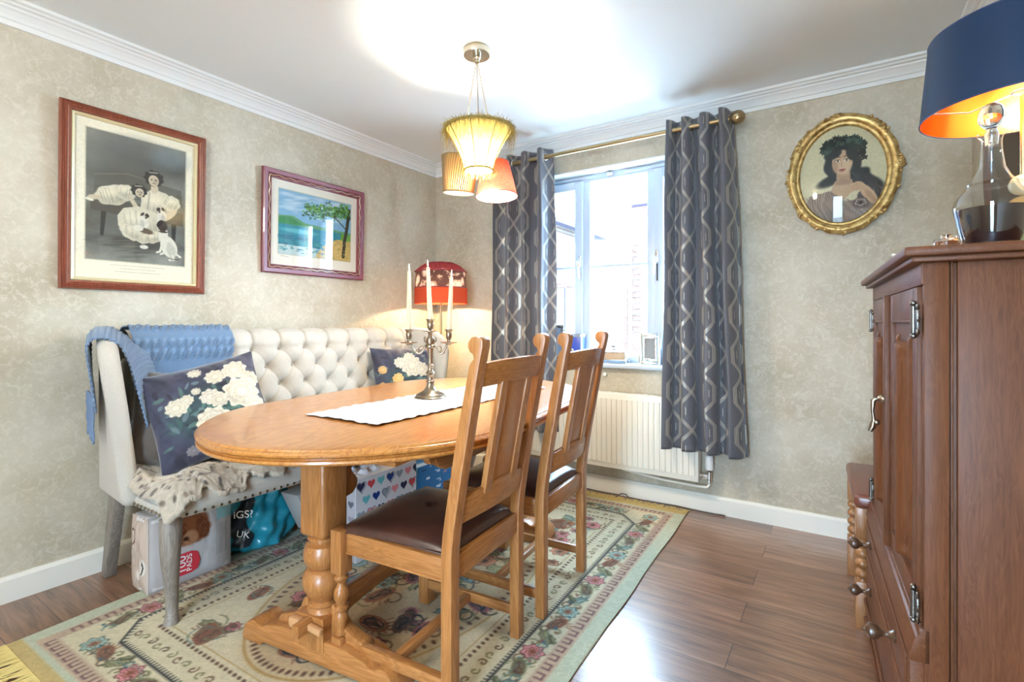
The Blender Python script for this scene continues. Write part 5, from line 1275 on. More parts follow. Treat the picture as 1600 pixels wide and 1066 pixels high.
# bearers under the top
for sx in (-1, 1):
    q = B(); yy_ = .575
    q.prism([(-yy_, .717), (-yy_ + .0, .690), (-yy_ + .015, .672), (-yy_ + .03, .690), (-yy_ + .05, .662), (-yy_ + .09, .640), (yy_ - .09, .640), (yy_ - .05, .662), (yy_ - .03, .690), (yy_ - .015, .672), (yy_, .690), (yy_, .717)], 'yz', sx * .395 - .012, sx * .395 + .012, .003)
    q.done('apron', wood('oak', 'y'), tb)
for sy in (-1, 1):
    y = sy * .585
    q = B(); q.lo((-.33, y - .045, .672), (.33, y + .045, .7175), .006); q.done('top_bearer', wood('oak', 'x'), tb)
    # pedestal: square block, disc, bulb, collar, spreading base
    q = B(); q.box((0, y, .5415), (.108, .108, .263), .014, seg=3); zm = lambda z: float(np.interp(z, [.15, .205, .335, .352, .404, .437, .455], [.15, .198, .303, .318, .378, .410, .43]))
    q.lathe([(a_, zm(b_)) for a_, b_ in [(.0, .455), (.040, .455), (.040, .437), (.050, .430), (.050, .424), (.040, .420), (.040, .412), (.056, .404), (.062, .390), (.063, .372), (.058, .352), (.046, .340), (.042, .335), (.050, .330), (.060, .318), (.066, .298), (.066, .275), (.061, .250), (.050, .228), (.040, .212), (.036, .205), (.046, .198), (.046, .192), (.040, .186), (.050, .176), (.054, .168), (.054, .15), (0, .15)]], (0, y, 0), 48)
    q.done('pedestal', wood('oak', 'z'), tb)
    q = B()
    M = Matrix.Translation((0, y, 0)) @ Matrix.Rotation(PI / 4, 4, 'Z')
    q.lathe([(.058 * 1.414, .168), (.058 * 1.414, .150), (.050 * 1.414, .130), (.054 * 1.414, .10), (.054 * 1.414, .06)], (0, 0, 0), 4, M); q.done('pedestal_base', wood('oak', 'z'), tb)
    # long scrolled foot
    def fp(x):
        a = abs(x)
        if a > .30: return .028 + .050 * math.sin(PI * min(1, (.37 - a) / .07) / 2) ** .6 if a < .37 else .02
        if a > .24: return .078 - .010 * math.cos(PI * (a - .24) / .06) * 0 - .012 * math.sin(PI * (a - .24) / .06)
        if a > .16: return .078 + .016 * (1 - (a - .16) / .08)
        return .094
    xs = [-.37 + .74 * i / 60 for i in range(61)]
    pts = [(x * .9, fp(x)) for x in xs]; bot = [(.333, .0), (.243, .0), (.225, .014), (-.225, .014), (-.243, .0), (-.333, .0)]
    q = B(); q.prism(pts + bot, 'xz', y - .052, y + .052, .007); q.done('foot', wood('oak', 'x'), tb, ang=30)
    # raked brackets on the foot
    for sx in (-1, 1):
        q = B(); q.prism([(sx * .050, .075), (sx * .050, .196), (sx * .070, .190), (sx * .084, .160), (sx * .108, .132), (sx * .150, .118), (sx * .180, .108), (sx * .190, .092), (sx * .190, .075)], 'xz', y - .021, y + .021, .006); q.done('foot_bracket', wood('oak', 'z'), tb)
        # scrolled bracket under the top
    for s2 in (-sy,):
        q = B(); y0 = y + s2 * .052; 
        q.prism([(y0, .672), (y0 + s2 * .150, .672), (y0 + s2 * .150, .655), (y0 + s2 * .100, .642), (y0 + s2 * .062, .618), (y0 + s2 * .054, .590), (y0 + s2 * .066, .572), (y0 + s2 * .084, .552), (y0 + s2 * .082, .526), (y0 + s2 * .060, .506), (y0 + s2 * .030, .502), (y0, .520)], 'yz', -.018, .018, .004); q.done('top_bracket', wood('oak', 'z'), tb)
# stretcher board with wedged tenons
q = B(); n = 30; top = [(-.585 + 1.17 * i / n, .188) for i in range(n + 1)]; bot = [(.585 - 1.17 * i / n, .108 + .020 * (math.cos(2 * PI * i / n * 2) * -.5 + .5) * (1 if 2 < i < n - 2 else 0)) for i in range(n + 1)]
q.prism(top + bot, 'yz', -.014, .014, .003); q.lo((-.014, -.70, .125), (.014, -.58, .165), .004).lo((-.014, .58, .125), (.014, .70, .165), .004)
q.done('stretcher', wood('oak', 'y'), tb)
for sy in (-1, 1):
    q = B(); q.box((0, 0, 0), (.130, .018, .020), .004, Matrix.Translation((.0, sy * .655, .145)) @ Matrix.Rotation(.12, 4, 'Y')); q.box((-.045, 0, 0), (.045, .030, .032), .008, Matrix.Translation((.0, sy * .655, .145))); q.done('tenon_wedge', mat('pale_oak_wedge', (.52, .27, .12), .35), tb)

# runner
nu, nv = 90, 200
U, V = np.meshgrid(np.linspace(-1, 1, nu), np.linspace(-1, 1, nv), indexing='ij')
sc_x = .178 + .007 * np.abs(np.sin(V * 24)); sc_y = .545 + .008 * np.abs(np.sin(U * 9))
n = vnoise(nu, nv, 9, 3, 2)
Pr = np.stack([(U * sc_x).ravel(), (V * sc_y).ravel(), (.003 + .007 * (n - .3).clip(0) + .0015 * np.sin(U * 30) * np.sin(V * 60)).ravel()], 1)
def lace():
    m, nt, bs = mat_new('white_lace_cotton'); v = coords(nt); vo = node(nt, 'ShaderNodeTexVoronoi', Scale=110.0); L(nt, v, vo.inputs['Vector'])
    L(nt, ramp(nt, vo.outputs['Distance'], [(.1, (.74, .74, .75)), (.6, (.52, .53, .56))]), bs.inputs['Base Color']); P(bs, rough=.85); bump(nt, bs, vo.outputs['Distance'], .5, .002); return m
o = np_mesh('table_runner', Pr, grid_faces(nu, nv), lace(), None); o.location = (1.335, -1.428, .7705); o.rotation_euler = (0, 0, .01)
s_ = o.modifiers.new('thickness', 'SOLIDIFY'); s_.thickness = .0015; s_.offset = 1
tag(o, 'white scalloped lace runner lying along the oval table', 'table runner')

# candelabra and its candles
CX, CYY, CZ = 1.268, -1.452, .776
cd_ = thing('candelabra', 'tarnished silver three-branch candelabra on lace runner', 'candelabra', (CX, CYY, CZ), math.atan(515 / 786))
B().lathe([(0, 0), (.066, 0), (.068, .004), (.064, .009), (.060, .010), (.061, .015), (.054, .020), (.040, .026), (.028, .034), (.020, .046), (.015, .060), (.015, .064), (.019, .068), (.019, .074), (.014, .078), (.012, .095), (.016, .102), (.020, .106), (.016, .112), (.011, .118), (.010, .128), (.014, .134), (.014, .140), (.009, .146), (.011, .19), (.015, .212), (.023, .218), (.023, .225), (.017, .230), (.020, .240), (.018, .252), (.012, .262), (.0, .262)], n=40).done('base_and_stem', M_SILVER, cd_)
B().lathe([(0, .26), (.008, .26), (.008, .275), (.012, .282), (.033, .286), (.033, .288), (.010, .289), (.008, .292), (.013, .300), (.015, .318), (.013, .322), (.016, .333), (.020, .337), (.020, .339), (.014, .339), (.013, .322), (0, .322)], n=32).done('candle_cup', M_SILVER, cd_)
def sarm(s, ex):
    q = B(); pts = []
    for t in [i / 30 for i in range(31)]:
        x = s * (.010 + (ex - .010) * (t ** .9)); z = .238 - .052 * math.sin(PI * min(1, t * 1.05)) ** 1.0 * (1 - .15 * t) + (.008) * max(0, t - .8)
        pts.append((x, 0, z))
    pts.append((s * ex, 0, .236)); q.tube(pts, [.0048] * 31 + [.005], 10)
    for (cx_, cz_, R_, a0, d) in ((s * .036, .212, .014, -1.5, 1), (s * .052, .196, .012, 1.2, -1)):
        q.tube([(cx_ + s * R_ * (1 - .6 * i / 24) * math.cos(a0 + d * i * .24), 0, cz_ + R_ * (1 - .6 * i / 24) * math.sin(a0 + d * i * .24)) for i in range(25)], [.0030 - .00005 * i for i in range(25)], 8)
    q.tube([(s * .012, 0, .235), (s * .024, 0, .243), (s * .026, 0, .256), (s * .022, 0, .262)], [.004, .004, .003, .004], 8)
    o = q.done('branch', M_SILVER, cd_)
    B().lathe([(0, .226), (.009, .226), (.012, .232), (.036, .236), (.037, .239), (.012, .240), (.007, .245), (.007, .250), (.012, .256), (.014, .276), (.012, .280), (.016, .290), (.019, .293), (.019, .295), (.013, .295), (.012, .280), (0, .280)], (s * ex, 0, 0), 32).done('candle_cup', M_SILVER, o)
sarm(-1, .092); sarm(1, .080)
th_c = math.atan(515 / 786)
def candle(dx, z0, z1, tilt, lab):
    p = (CX + dx * math.cos(th_c), CYY + dx * math.sin(th_c), CZ + z0)
    c = thing('candle', lab, 'candle', p, th_c, 'tapered candles in the candelabra'); c.rotation_euler = (0, tilt, th_c)
    h_ = z1 - z0
    B().lathe([(0, 0), (.0115, 0), (.0118, .01), (.0095, h_ * .6), (.0072, h_ - .004), (.0065, h_), (0, h_ - .001)], n=20).done('wax', M_WAX, c)
    B().lathe([(.001, h_ - .002), (.0035, h_ + .008), (.0042, h_ + .014), (.0025, h_ + .026), (0, h_ + .034)], n=12).done('flame_tip', mat('pearly_flame_tip', (.86, .82, .70), .35, sub=.2), c)
candle(0, .323, .562, -.045, 'tallest middle candle of the candelabra, leaning slightly left')
candle(-.092, .281, .545, 0, 'left candle of the candelabra, in front of the sofa wing')
candle(.080, .281, .520, .045, 'right candle of the candelabra, shortest and leaning right')

# ---------------------------------------------------------------- dining chairs (face local -X, toward the table)
OZ, OXx, OYy = wood('oak', 'z'), wood('oak', 'x'), wood('oak', 'y')
def dining_chair(label):
    t = thing('dining_chair', label, 'chair', group='oak dining chairs with leather seats')
    hw = .20; t_ = .021
    def rear_x(z): return .215 + (0 if z < .45 else .120 * ((z - .45) / .6) ** 1.15)
    for sy in (-1, 1):
        q = B(); F_ = []; R_ = []
        for z in [0, .1, .2, .3, .38, .44, .50, .56, .62, .70, .78, .86, .92, .965]:
            w_ = .021 if z < .8 else .021 - .003 * (z - .8) / .17
            F_.append((rear_x(z) - w_, z)); R_.append((rear_x(z) + w_ * .9, z))
        xt = rear_x(1.0)
        fin = [(xt - .020, .975), (xt - .010, .985), (xt - .012, .996), (xt - .024, 1.003), (xt - .031, 1.016), (xt - .029, 1.030), (xt - .018, 1.042), (xt - .002, 1.046), (xt + .014, 1.043), (xt + .022, 1.034), (xt + .022, 1.02)]
        q.prism(F_ + fin + R_[::-1], 'xz', sy * hw - t_, sy * hw + t_, .0035); q.done('rear_leg', OZ, t, ang=30)
        # front leg: block, bobbin turning, block
        q = B(); fy = sy * .215
        q.box((-.235, fy, .374), (.050, .050, .136), .004).box((-.235, fy, .060), (.048, .048, .104), .004)
        q.lathe([(.014, .112), (.022, .118), (.022, .122), (.014, .128), (.018, .150), (.023, .168), (.018, .182), (.015, .186), (.022, .192), (.022, .198), (.015, .204), (.017, .214), (.0245, .230), (.0245, .246), (.018, .262), (.014, .268), (.014, .276), (.021, .284), (.023, .290), (.016, .297), (.020, .308)], (-.235, fy, 0), 28)
        q.done('front_leg', OZ, t)
        q = B(); q.lo((-.21, sy * .205 - .011, .365), (.195, sy * .205 + .011, .432), .003); q.lo((-.21, sy * .2165 - .002, .369), (.195, sy * .2165 + .002, .374), .001); q.done('seat_rail', OXx, t)
        q = B(); q.lo((-.212, sy * .207 - .011, .068), (.197, sy * .203 + .011, .102), .003); q.done('stretcher', OXx, t)
    B().lo((-.247, -.192, .365), (-.225, .192, .432), .003).done('seat_rail', OYy, t); B().lo((.205, -.180, .365), (.227, .180, .432), .003).done('seat_rail', OYy, t)
    B().lo((-.025, -.196, .072), (.005, .196, .098), .003).done('cross_stretcher', OYy, t)
    # top rail, bowed backward
    def bowed(z0, z1, th, name, arch, bow=.028):
        q = B(); n_ = 16; hy = hw - .018
        def pt(u, k):
            y = -hy + 2 * hy * u; b = bow * math.sin(PI * u); z = z1 - arch * (math.sin(PI * u)) * 0 + arch * math.sin(PI * u) if k in (1, 2) else z0 + arch * .55 * math.sin(PI * u)
            zz_ = z1 if k in (1, 2) else z0; x = rear_x(zz_) + b + (-th if k in (0, 1) else th) * .5
            return (x, y, z)
        V_ = [[q.bm.verts.new(pt(i / n_, k)) for k in range(4)] for i in range(n_ + 1)]
        for i in range(n_):
            for k in range(4): q.bm.faces.new((V_[i][k], V_[i][(k + 1) % 4], V_[i + 1][(k + 1) % 4], V_[i + 1][k]))
        q.bm.faces.new(V_[0][::-1]); q.bm.faces.new(V_[-1]); bmesh.ops.recalc_face_normals(q.bm, faces=q.bm.faces[:])
        es = [e for e in q.bm.edges if e.calc_face_angle(0) > .6]; bmesh.ops.bevel(q.bm, geom=es, offset=.004, segments=2, affect='EDGES', profile=.5)
        return q.done(name, OYy, t)
    bowed(.905, .972, .024, 'top_rail', .008); bowed(.518, .592, .022, 'lower_back_rail', .018)
    # splat: raised stiles round a recessed panel
    bx = lambda z: rear_x(z) + .024
    def slat(y0, y1, th, xoff):
        q = B(); zs = [.585, .68, .78, .86, .915]
        pts = [(bx(z) - th / 2 + xoff, z) for z in zs] + [(bx(z) + th / 2 + xoff, z) for z in zs[::-1]]
        q.prism(pts, 'xz', y0, y1, .002); return q
    slat(-.062, .062, .008, .0).done('splat_panel', OZ, t)
    slat(-.098, -.060, .020, 0).done('splat_stile', OZ, t); slat(.060, .098, .020, 0).done('splat_stile', OZ, t)
    # drop-in leather seat
    def seat(u, v):
        x = -.248 + .452 * u; hwid = .222 - .030 * u; y = -hwid + 2 * hwid * v
        e = ((1 - abs(2 * u - 1) ** 5) * (1 - abs(2 * v - 1) ** 5)); d = math.hypot((u - .48) * .45, (v - .5) * .43)
        z = .434 + .034 * max(0, e) ** .4 + .012 * (1 - (d / .25) ** 2) - .010 * math.exp(-(d / .016) ** 2)
        return (x, y, z)
    q = B(); q.surf(seat, 60, 60)
    q.lo((-.246, -.200, .422), (.20, .200, .437), .004); o = q.done('seat_cushion', M_LEATHER, t, ang=60)
    q = B(); q.surf(lambda a, b: (-.03 + (.026 + .004 * math.cos(2 * PI * b)) * math.cos(2 * PI * a) * 1.2, (.026 + .004 * math.cos(2 * PI * b)) * math.sin(2 * PI * a), .4775 + .003 * math.sin(2 * PI * b)), 32, 8, True); q.done('seat_button', M_LEATHER, o)
    return t
ch = dining_chair('oak dining chair nearest the camera, dark leather seat pushed under table')
def put_chair(c, x, y, rz): c.scale = (.90, 1, 1.010); c.location = (x, y, .0075); c.rotation_euler = (0, 0, rz)
put_chair(ch, 1.629, -1.812, math.radians(5))
c2 = copy_tree(ch); c2['label'] = 'second oak dining chair farther along, nearer the window radiator'; put_chair(c2, 1.612, -1.262, math.radians(4))

# ---------------------------------------------------------------- pendant light
def bulb_light(par_name, parent, loc, power, col, r=.028, size=.03, bulb=True):
    if bulb:
        B().ball((0, 0, 0), r, (1, 1, 1.15), 20, 14).tube([(0, 0, r), (0, 0, r + .035)], .012, 12).done('bulb', M_BULB, parent).location = loc
    l = lamp(par_name, 'POINT', (0, 0, 0), power, col, size=size); l.parent = parent; l.location = (loc[0], loc[1], loc[2] - r - .012); return l
PX, PY = 1.35, -1.23
pd = thing('pendant_light', 'three-shade pendant light hung on cords from brushed nickel ceiling rose', 'ceiling light', (PX, PY, RZ))
B().lathe([(0, 0), (.060, 0), (.061, -.003), (.061, -.030), (.059, -.033), (.035, -.031), (.018, -.031), (.018, -.044), (.012, -.048), (.012, -.062), (0, -.062)], n=48).done('ceiling_rose', M_NICKEL, pd)
def shade_group(x, y, zt, zb, rt, rb, nm, m, rib, tilt=(0, 0)):
    q = B(); tp = Vector((x - PX, y - PY, zt - RZ)); 
    a = Vector((x - PX, y - PY, 0)).normalized() * .006
    pts = [Vector((a.x, a.y, -.06)).lerp(tp, i / 12) for i in range(13)]
    q.tube(pts, .0022, 6); q.done('cord', M_CORD, pd)
    return tp
hangs = [(1.424, -1.312, 1.942, 1.766), (1.197, -1.162, 1.905, 1.735), (1.371, -1.107, 1.860, 1.700)]
# gold fringed bell
x, y, zt, zb = hangs[0]; shade_group(x, y, zt - .01, zb, 0, 0, '', None, 0)
g = lambda v: .062 + .083 * (v ** 1.7) + .004 * math.sin(PI * v)
q = B(); q.surf(lambda u, v: (lambda r_: (r_ * math.cos(2 * PI * u), r_ * math.sin(2 * PI * u), (zb - zt) * (1 - v)))((g(v)) * (1 - .025 * abs(math.sin(4 * 2 * PI * u)))), 128, 30, True)
s1 = q.done('lampshade', shade_mat('gold_silk', (.50, .38, .12), .5, 60), pd); s1.location = (x - PX, y - PY, zt - RZ); s1['label'] = 'gold bell-shaped shade with feathery trim'
q = B()
for k in range(8):
    a = 2 * PI * (k + .5) / 8 + .0; q.tube([((g(v) + .0015) * math.cos(a), (g(v) + .0015) * math.sin(a), (zb - zt) * (1 - v)) for v in [i / 12 for i in range(13)]], .0022, 6)
q.done('ribs', mat('old_gold_ribbon', (.42, .30, .08), .6), s1)
q = B(); r = random.Random(3)
q.surf(lambda a, b: ((.146 + .007 * math.cos(2 * PI * b)) * math.cos(2 * PI * a), (.146 + .007 * math.cos(2 * PI * b)) * math.sin(2 * PI * a), .007 * math.sin(2 * PI * b)), 64, 8, True)
q.surf(lambda a, b: ((.062 + .004 * math.cos(2 * PI * b)) * math.cos(2 * PI * a), (.062 + .004 * math.cos(2 * PI * b)) * math.sin(2 * PI * a), (zb - zt) + .004 * math.sin(2 * PI * b)), 48, 8, True)
for k in range(1300):
    a = r.uniform(0, 2 * PI); R_ = .146 + r.uniform(-.006, .008); p = Vector((R_ * math.cos(a), R_ * math.sin(a), r.uniform(-.008, .010))); d = Vector((math.cos(a) * r.uniform(-.2, 1.0), math.sin(a) * r.uniform(-.2, 1.0), r.uniform(-1, 1.0))).normalized(); l = r.choice([.010, .014, .02]) * r.uniform(.6, 1.4)
    q.tube([p, p + d * l * .6, p + d * l + Vector((0, 0, -.005))], [.0009, .0007, .0004], 3, False)
for k in range(420):
    a = r.uniform(0, 2 * PI); lo_ = k < 220; R_ = .150 if lo_ else .063; z0 = 0 if lo_ else (zb - zt); l = r.uniform(.03, .10) if lo_ else r.uniform(.01, .03)
    p = Vector((R_ * math.cos(a), R_ * math.sin(a), z0)); o_ = Vector((math.cos(a), math.sin(a), 0)); w1_ = r.uniform(-.01, .02)
    q.tube([p, p + o_ * w1_ + Vector((0, 0, -l * .4)), p + o_ * w1_ * r.uniform(-.5, 1.5) + Vector((r.uniform(-.008, .008), r.uniform(-.008, .008), -l))], [.0007, .0006, .0004], 3, False)
tr_ = q.done('feather_trim', mat('olive_gold_feather', (.34, .25, .07), .9), s1, ang=None); tr_['kind'] = 'stuff'
bulb_light('pendant_lamp', pd, (x - PX, y - PY, (zt + zb) / 2 - RZ + .0), 15, (1, .93, .78), .026)
# pleated straight shade
x, y, zt, zb = hangs[1]; shade_group(x, y, zt, zb, 0, 0, '', None, 0)
q = B(); NP = 46
q.surf(lambda u, v: (lambda r_, a_: (r_ * math.cos(a_), r_ * math.sin(a_), (zb - zt) * (1 - v)))((.070 + .016 * v) * (1 + .035 * math.sin(NP * 2 * PI * u)), 2 * PI * u + .25 * v), 46 * 8, 8, True)
s2 = q.done('lampshade', shade_mat('cream_pleated_paper', (.42, .27, .12), .16), pd); s2.location = (x - PX, y - PY, zt - RZ); s2.rotation_euler = (.05, .10, 0); s2['label'] = 'cream pleated shade with brown ribs'
q = B()
for k in range(NP):
    q.tube([((.0705 + .016 * v) * 1.03 * math.cos(2 * PI * (k + .22) / NP + .25 * v), (.0705 + .016 * v) * 1.03 * math.sin(2 * PI * (k + .22) / NP + .25 * v), (zb - zt) * (1 - v)) for v in (0, .33, .66, 1)], .0030, 4)
for rr_, z in ((.073, zb - zt), (.0885, 0)): q.surf(lambda a, b: ((rr_ + .003 * math.cos(2 * PI * b)) * math.cos(2 * PI * a), (rr_ + .003 * math.cos(2 * PI * b)) * math.sin(2 * PI * a), z + .004 * math.sin(2 * PI * b)), 48, 6, True)
q.done('pleat_cords', mat('brown_piping', (.20, .13, .06), .8), s2)
bulb_light('pendant_lamp', pd, (x - PX, y - PY, (zt + zb) / 2 - RZ - .02), 11, (1, .90, .72), .024)
# pink-orange tapered shade
x, y, zt, zb = hangs[2]; shade_group(x, y, zt, zb, 0, 0, '', None, 0)
q = B(); q.surf(lambda u, v: (lambda r_: (r_ * math.cos(2 * PI * u), r_ * math.sin(2 * PI * u), (zb - zt) * (1 - v)))(.098 - .036 * v), 64, 10, True)
s3 = q.done('lampshade', shade_mat('coral_fabric_shade', (.46, .09, .06), .16, 130), pd); s3.location = (x - PX, y - PY, zt - RZ); s3.rotation_euler = (-.04, -.06, 0); s3['label'] = 'coral pink tapered shade'
q = B()
for rr_, z in ((.098, zb - zt), (.062, 0)): q.surf(lambda a, b: ((rr_ + .002 * math.cos(2 * PI * b)) * math.cos(2 * PI * a), (rr_ + .002 * math.cos(2 * PI * b)) * math.sin(2 * PI * a), z + .003 * math.sin(2 * PI * b)), 48, 6, True)
q.done('rim', mat('coral_binding', (.50, .15, .12), .7), s3)
bulb_light('pendant_lamp', pd, (x - PX, y - PY, (zt + zb) / 2 - RZ - .02), 12, (1, .90, .72), .026)

# ---------------------------------------------------------------- fringed standard lamp in the corner
fl_ = thing('floor_lamp', 'brass standard lamp with red fringed damask shade in room corner', 'lamp', (.30, -.28, 0))
B().lathe([(0, 0), (.13, 0), (.135, .006), (.13, .014), (.06, .026), (.025, .036), (.014, .06), (.010, .08), (0, .08)], n=40).done('base', M_BRASS, fl_)
B().tube([(0, 0, .06), (0, 0, 1.40)], .0085, 16).done('pole', M_BRASS, fl_)
SHZ = 1.235
def crown(u): 
    a = 2 * PI * u; s8 = abs(math.sin(4 * a)); return 1 - .045 * s8
q = B()
q.surf(lambda u, v: ((.182 * crown(u) + .006 * (1 - v)) * math.cos(2 * PI * u), (.182 * crown(u) + .006 * (1 - v)) * math.sin(2 * PI * u), .115 + .115 * v + .014 * abs(math.cos(4 * 2 * PI * u)) * v), 128, 10, True)
def damask():
    m = shade_mat('dark_red_damask', (.20, .035, .045), .35); nt = m.node_tree
    t = [n for n in nt.nodes if n.type in ('BSDF_DIFFUSE', 'BSDF_TRANSLUCENT')]
    v = coords(nt); w = node(nt, 'ShaderNodeTexVoronoi', Scale=11.0); L(nt, v, w.inputs['Vector'])
    w2 = node(nt, 'ShaderNodeTexNoise', Scale=55.0, Detail=2.0, Distortion=3.0); L(nt, v, w2.inputs['Vector'])
    f = (X(nt, w.outputs['Distance']) * 9.0).op('SINE') * .35 + X(nt, w2.outputs['Fac'])
    c = ramp(nt, f.o, [(.42, (.055, .03, .03)), (.5, (.42, .34, .30)), (.62, (.09, .04, .045)), (.8, (.40, .32, .30))])
    for n in t: L(nt, c, n.inputs['Color'])
    return m
sh = q.done('lampshade', damask(), fl_); sh.location = (0, 0, SHZ)
q = B(); q.surf(lambda u, v: ((.060 + .122 * crown(u) * (1 - v) ** .9) * math.cos(2 * PI * u), (.060 + .122 * crown(u) * (1 - v) ** .9) * math.sin(2 * PI * u), .230 + .014 * abs(math.cos(8 * PI * u)) * (1 - v) + .072 * math.sin(v * PI / 2)), 96, 12, True); q.done('shade_crown', shade_mat('wine_red_crown', (.16, .03, .04), .3, 60), sh)
q = B(); 
for z in (.115, .235): q.surf(lambda a, b: ((.188 * crown(a) + .004 * math.cos(2 * PI * b)) * math.cos(2 * PI * a), (.188 * crown(a) + .004 * math.cos(2 * PI * b)) * math.sin(2 * PI * a), z + .006 * math.sin(2 * PI * b)), 96, 6, True)
q.done('braid', mat('wine_braid', (.22, .03, .04), .8), sh)
q = B(); r = random.Random(9)
q.surf(lambda u, v: (.187 * math.cos(2 * PI * u), .187 * math.sin(2 * PI * u), .004 + .108 * v), 96, 3, True)
for k in range(520):
    a = 2 * PI * k / 520; p = Vector((.191 * math.cos(a), .191 * math.sin(a), .112)); q.tube([p, p + Vector((0, 0, -.108 - r.random() * .006))], .0013, 4, False)
fo_ = q.done('fringe', shade_mat('scarlet_fringe', (.60, .11, .05), .4), sh, ang=None); fo_['kind'] = 'stuff'
bulb_light('standard_lamp_bulb', fl_, (0, 0, SHZ + .10), 22, (1, .78, .48), .028, .015)

# ---------------------------------------------------------------- things on the window sill
SZ = .8355
bx_ = thing('blue_trinket_box', 'deep blue square box with filigree silver rim on window sill', 'box', (1.215, .055, SZ), .1)
B().box((0, 0, .085), (.125, .085, .165), .004).done('box_body', mat('cobalt_enamel', (.03, .07, .40), .25), bx_)
q = B(); r = random.Random(2)
for k in range(60):
    t = k / 60; s_ = t * 4; side = int(s_); u = s_ - side; xx_, yy_ = [(-.062 + .124 * u, -.043), (.062, -.043 + .086 * u), (.062 - .124 * u, .043), (-.062, .043 - .086 * u)][side]
    q.surf(lambda a, b: (xx_ + (.0085 + .0022 * math.cos(2 * PI * b)) * math.cos(2 * PI * a) * (1 if side % 2 == 0 else .25), yy_ + (.0085 + .0022 * math.cos(2 * PI * b)) * math.cos(2 * PI * a) * (.25 if side % 2 == 0 else 1), .176 + (.0085 + .0022 * math.cos(2 * PI * b)) * math.sin(2 * PI * a)), 8, 4, True)
q.done('filigree_rim', M_PEWTER, bx_)
q = B(); q.box((0, -.044, .045), (.010, .003, .05), .001).box((0, -.044, .055), (.035, .003, .010), .001); q.ball((0, -.044, .078), .010, (1, .3, 1)); q.done('silver_emblem', M_BRIGHT, bx_)
cs = thing('trinket_casket', 'wood-sided silver casket on claw feet with rose finial, on sill', 'casket', (1.50, .055, SZ), .06)
B().box((0, 0, .046), (.178, .088, .046), .004).done('casket_body', mat('pale_birch', (.52, .38, .25), .4), cs)
q = B(); q.box((0, 0, .072), (.190, .098, .007), .003); q.lathe([(.084, .075), (.07, .083), (.04, .090), (.012, .096), (0, .098)], (0, 0, 0), 4, Matrix.Diagonal((1.1, .55, 1, 1)) @ Matrix.Rotation(PI / 4, 4, 'Z')); q.box((0, 0, .022), (.188, .096, .006), .002)
lid = q.done('lid', M_BRIGHT, cs)
q = B()
for k in range(9): a = k * 2.4; R_ = .004 + k * .0011; q.ball((R_ * math.cos(a), R_ * math.sin(a), .108 + .003 * math.cos(k)), .008, (1, 1, .8), 10, 8)
q.done('rose_finial', M_PEWTER, lid)
for sx in (-1, 1):
    for sy in (-1, 1):
        q = B(); q.tube([(sx * .082, sy * .040, .030), (sx * .094, sy * .046, .022), (sx * .090, sy * .044, .010), (sx * .096, sy * .047, .004)], [.006, .007, .005, .006], 8); q.done('claw_foot', M_BRIGHT, cs)
ph = thing('photo_frame', 'silver picture frame with wide mirrored border, right end of window sill', 'picture frame', (1.742, .050, SZ), .22)
Mt = Matrix.Rotation(-.20, 4, 'X')
q = B(); w_, h_ = .135, .200
for (a, b, t_) in ((w_, h_, .020), (w_ - .050, h_ - .050, .012)):
    for sgn in (-1, 1): q.box((sgn * (a / 2 - t_ / 2), -.004 if a == w_ else -.010, h_ / 2), (t_, .012, b), .003); q.box((0, -.004 if a == w_ else -.010, h_ / 2 + sgn * (b / 2 - t_ / 2)), (a - 2 * t_ + .002, .012, t_), .003)
q.xf(Mt); q.done('frame', M_BRIGHT, ph)
q = B(); q.box((0, .0, h_ / 2), (w_ - .02, .006, h_ - .02), 0); q.xf(Mt); q.done('mirrored_border', mat('mirrored_glass', (.55, .66, .66), .05, metal=1), ph)
q = B(); q.box((0, -.011, h_ / 2), (w_ - .07, .002, h_ - .07), 0); q.xf(Mt); q.done('photograph', mat('dim_photograph', (.22, .21, .20), .15, coat=.6), ph)
q = B(); q.box((0, 0, 0), (.05, .004, .15), 0, Matrix.Translation((0, .050, .074)) @ Matrix.Rotation(.28, 4, 'X')); q.done('easel_back', M_BLACK, ph)
of = thing('ornate_silver_frame', 'tall filigree silver frame on sill beside the left curtain', 'picture frame', (1.055, .06, SZ), .2)
q = B(); r = random.Random(5)
for k in range(34):
    t = k / 34; s_ = t * 4; side = int(s_); u = s_ - side; xx_, zz_ = [(-.06 + .12 * u, .01), (.06, .01 + .22 * u), (.06 - .12 * u, .23), (-.06, .23 - .22 * u)][side]
    q.ball((xx_, r.uniform(-.003, .003), zz_ + .008), r.uniform(.008, .013), (1, .6, 1), 8, 6)
for sgn in (-1, 1): q.box((sgn * .06, 0, .12), (.012, .008, .22), .002)
q.box((0, 0, .012), (.12, .008, .012), .002).box((0, 0, .236), (.12, .008, .012), .002); q.done('frame', M_PEWTER, of)
B().box((0, .003, .122), (.112, .003, .214), 0).done('photograph', mat('pale_photograph', (.40, .50, .58), .2), of)
gs = B().lathe([(0, 0), (.018, 0), (.02, .003), (.006, .007), (.005, .02), (.014, .028), (.017, .04), (.013, .052), (.0125, .052), (.016, .04), (.013, .029), (0, .022)], n=24).done('small_glass', M_GLASS); gs.location = (1.858, .02, SZ); tag(gs, 'tiny glass cup on sill by the right curtain edge', 'glass')

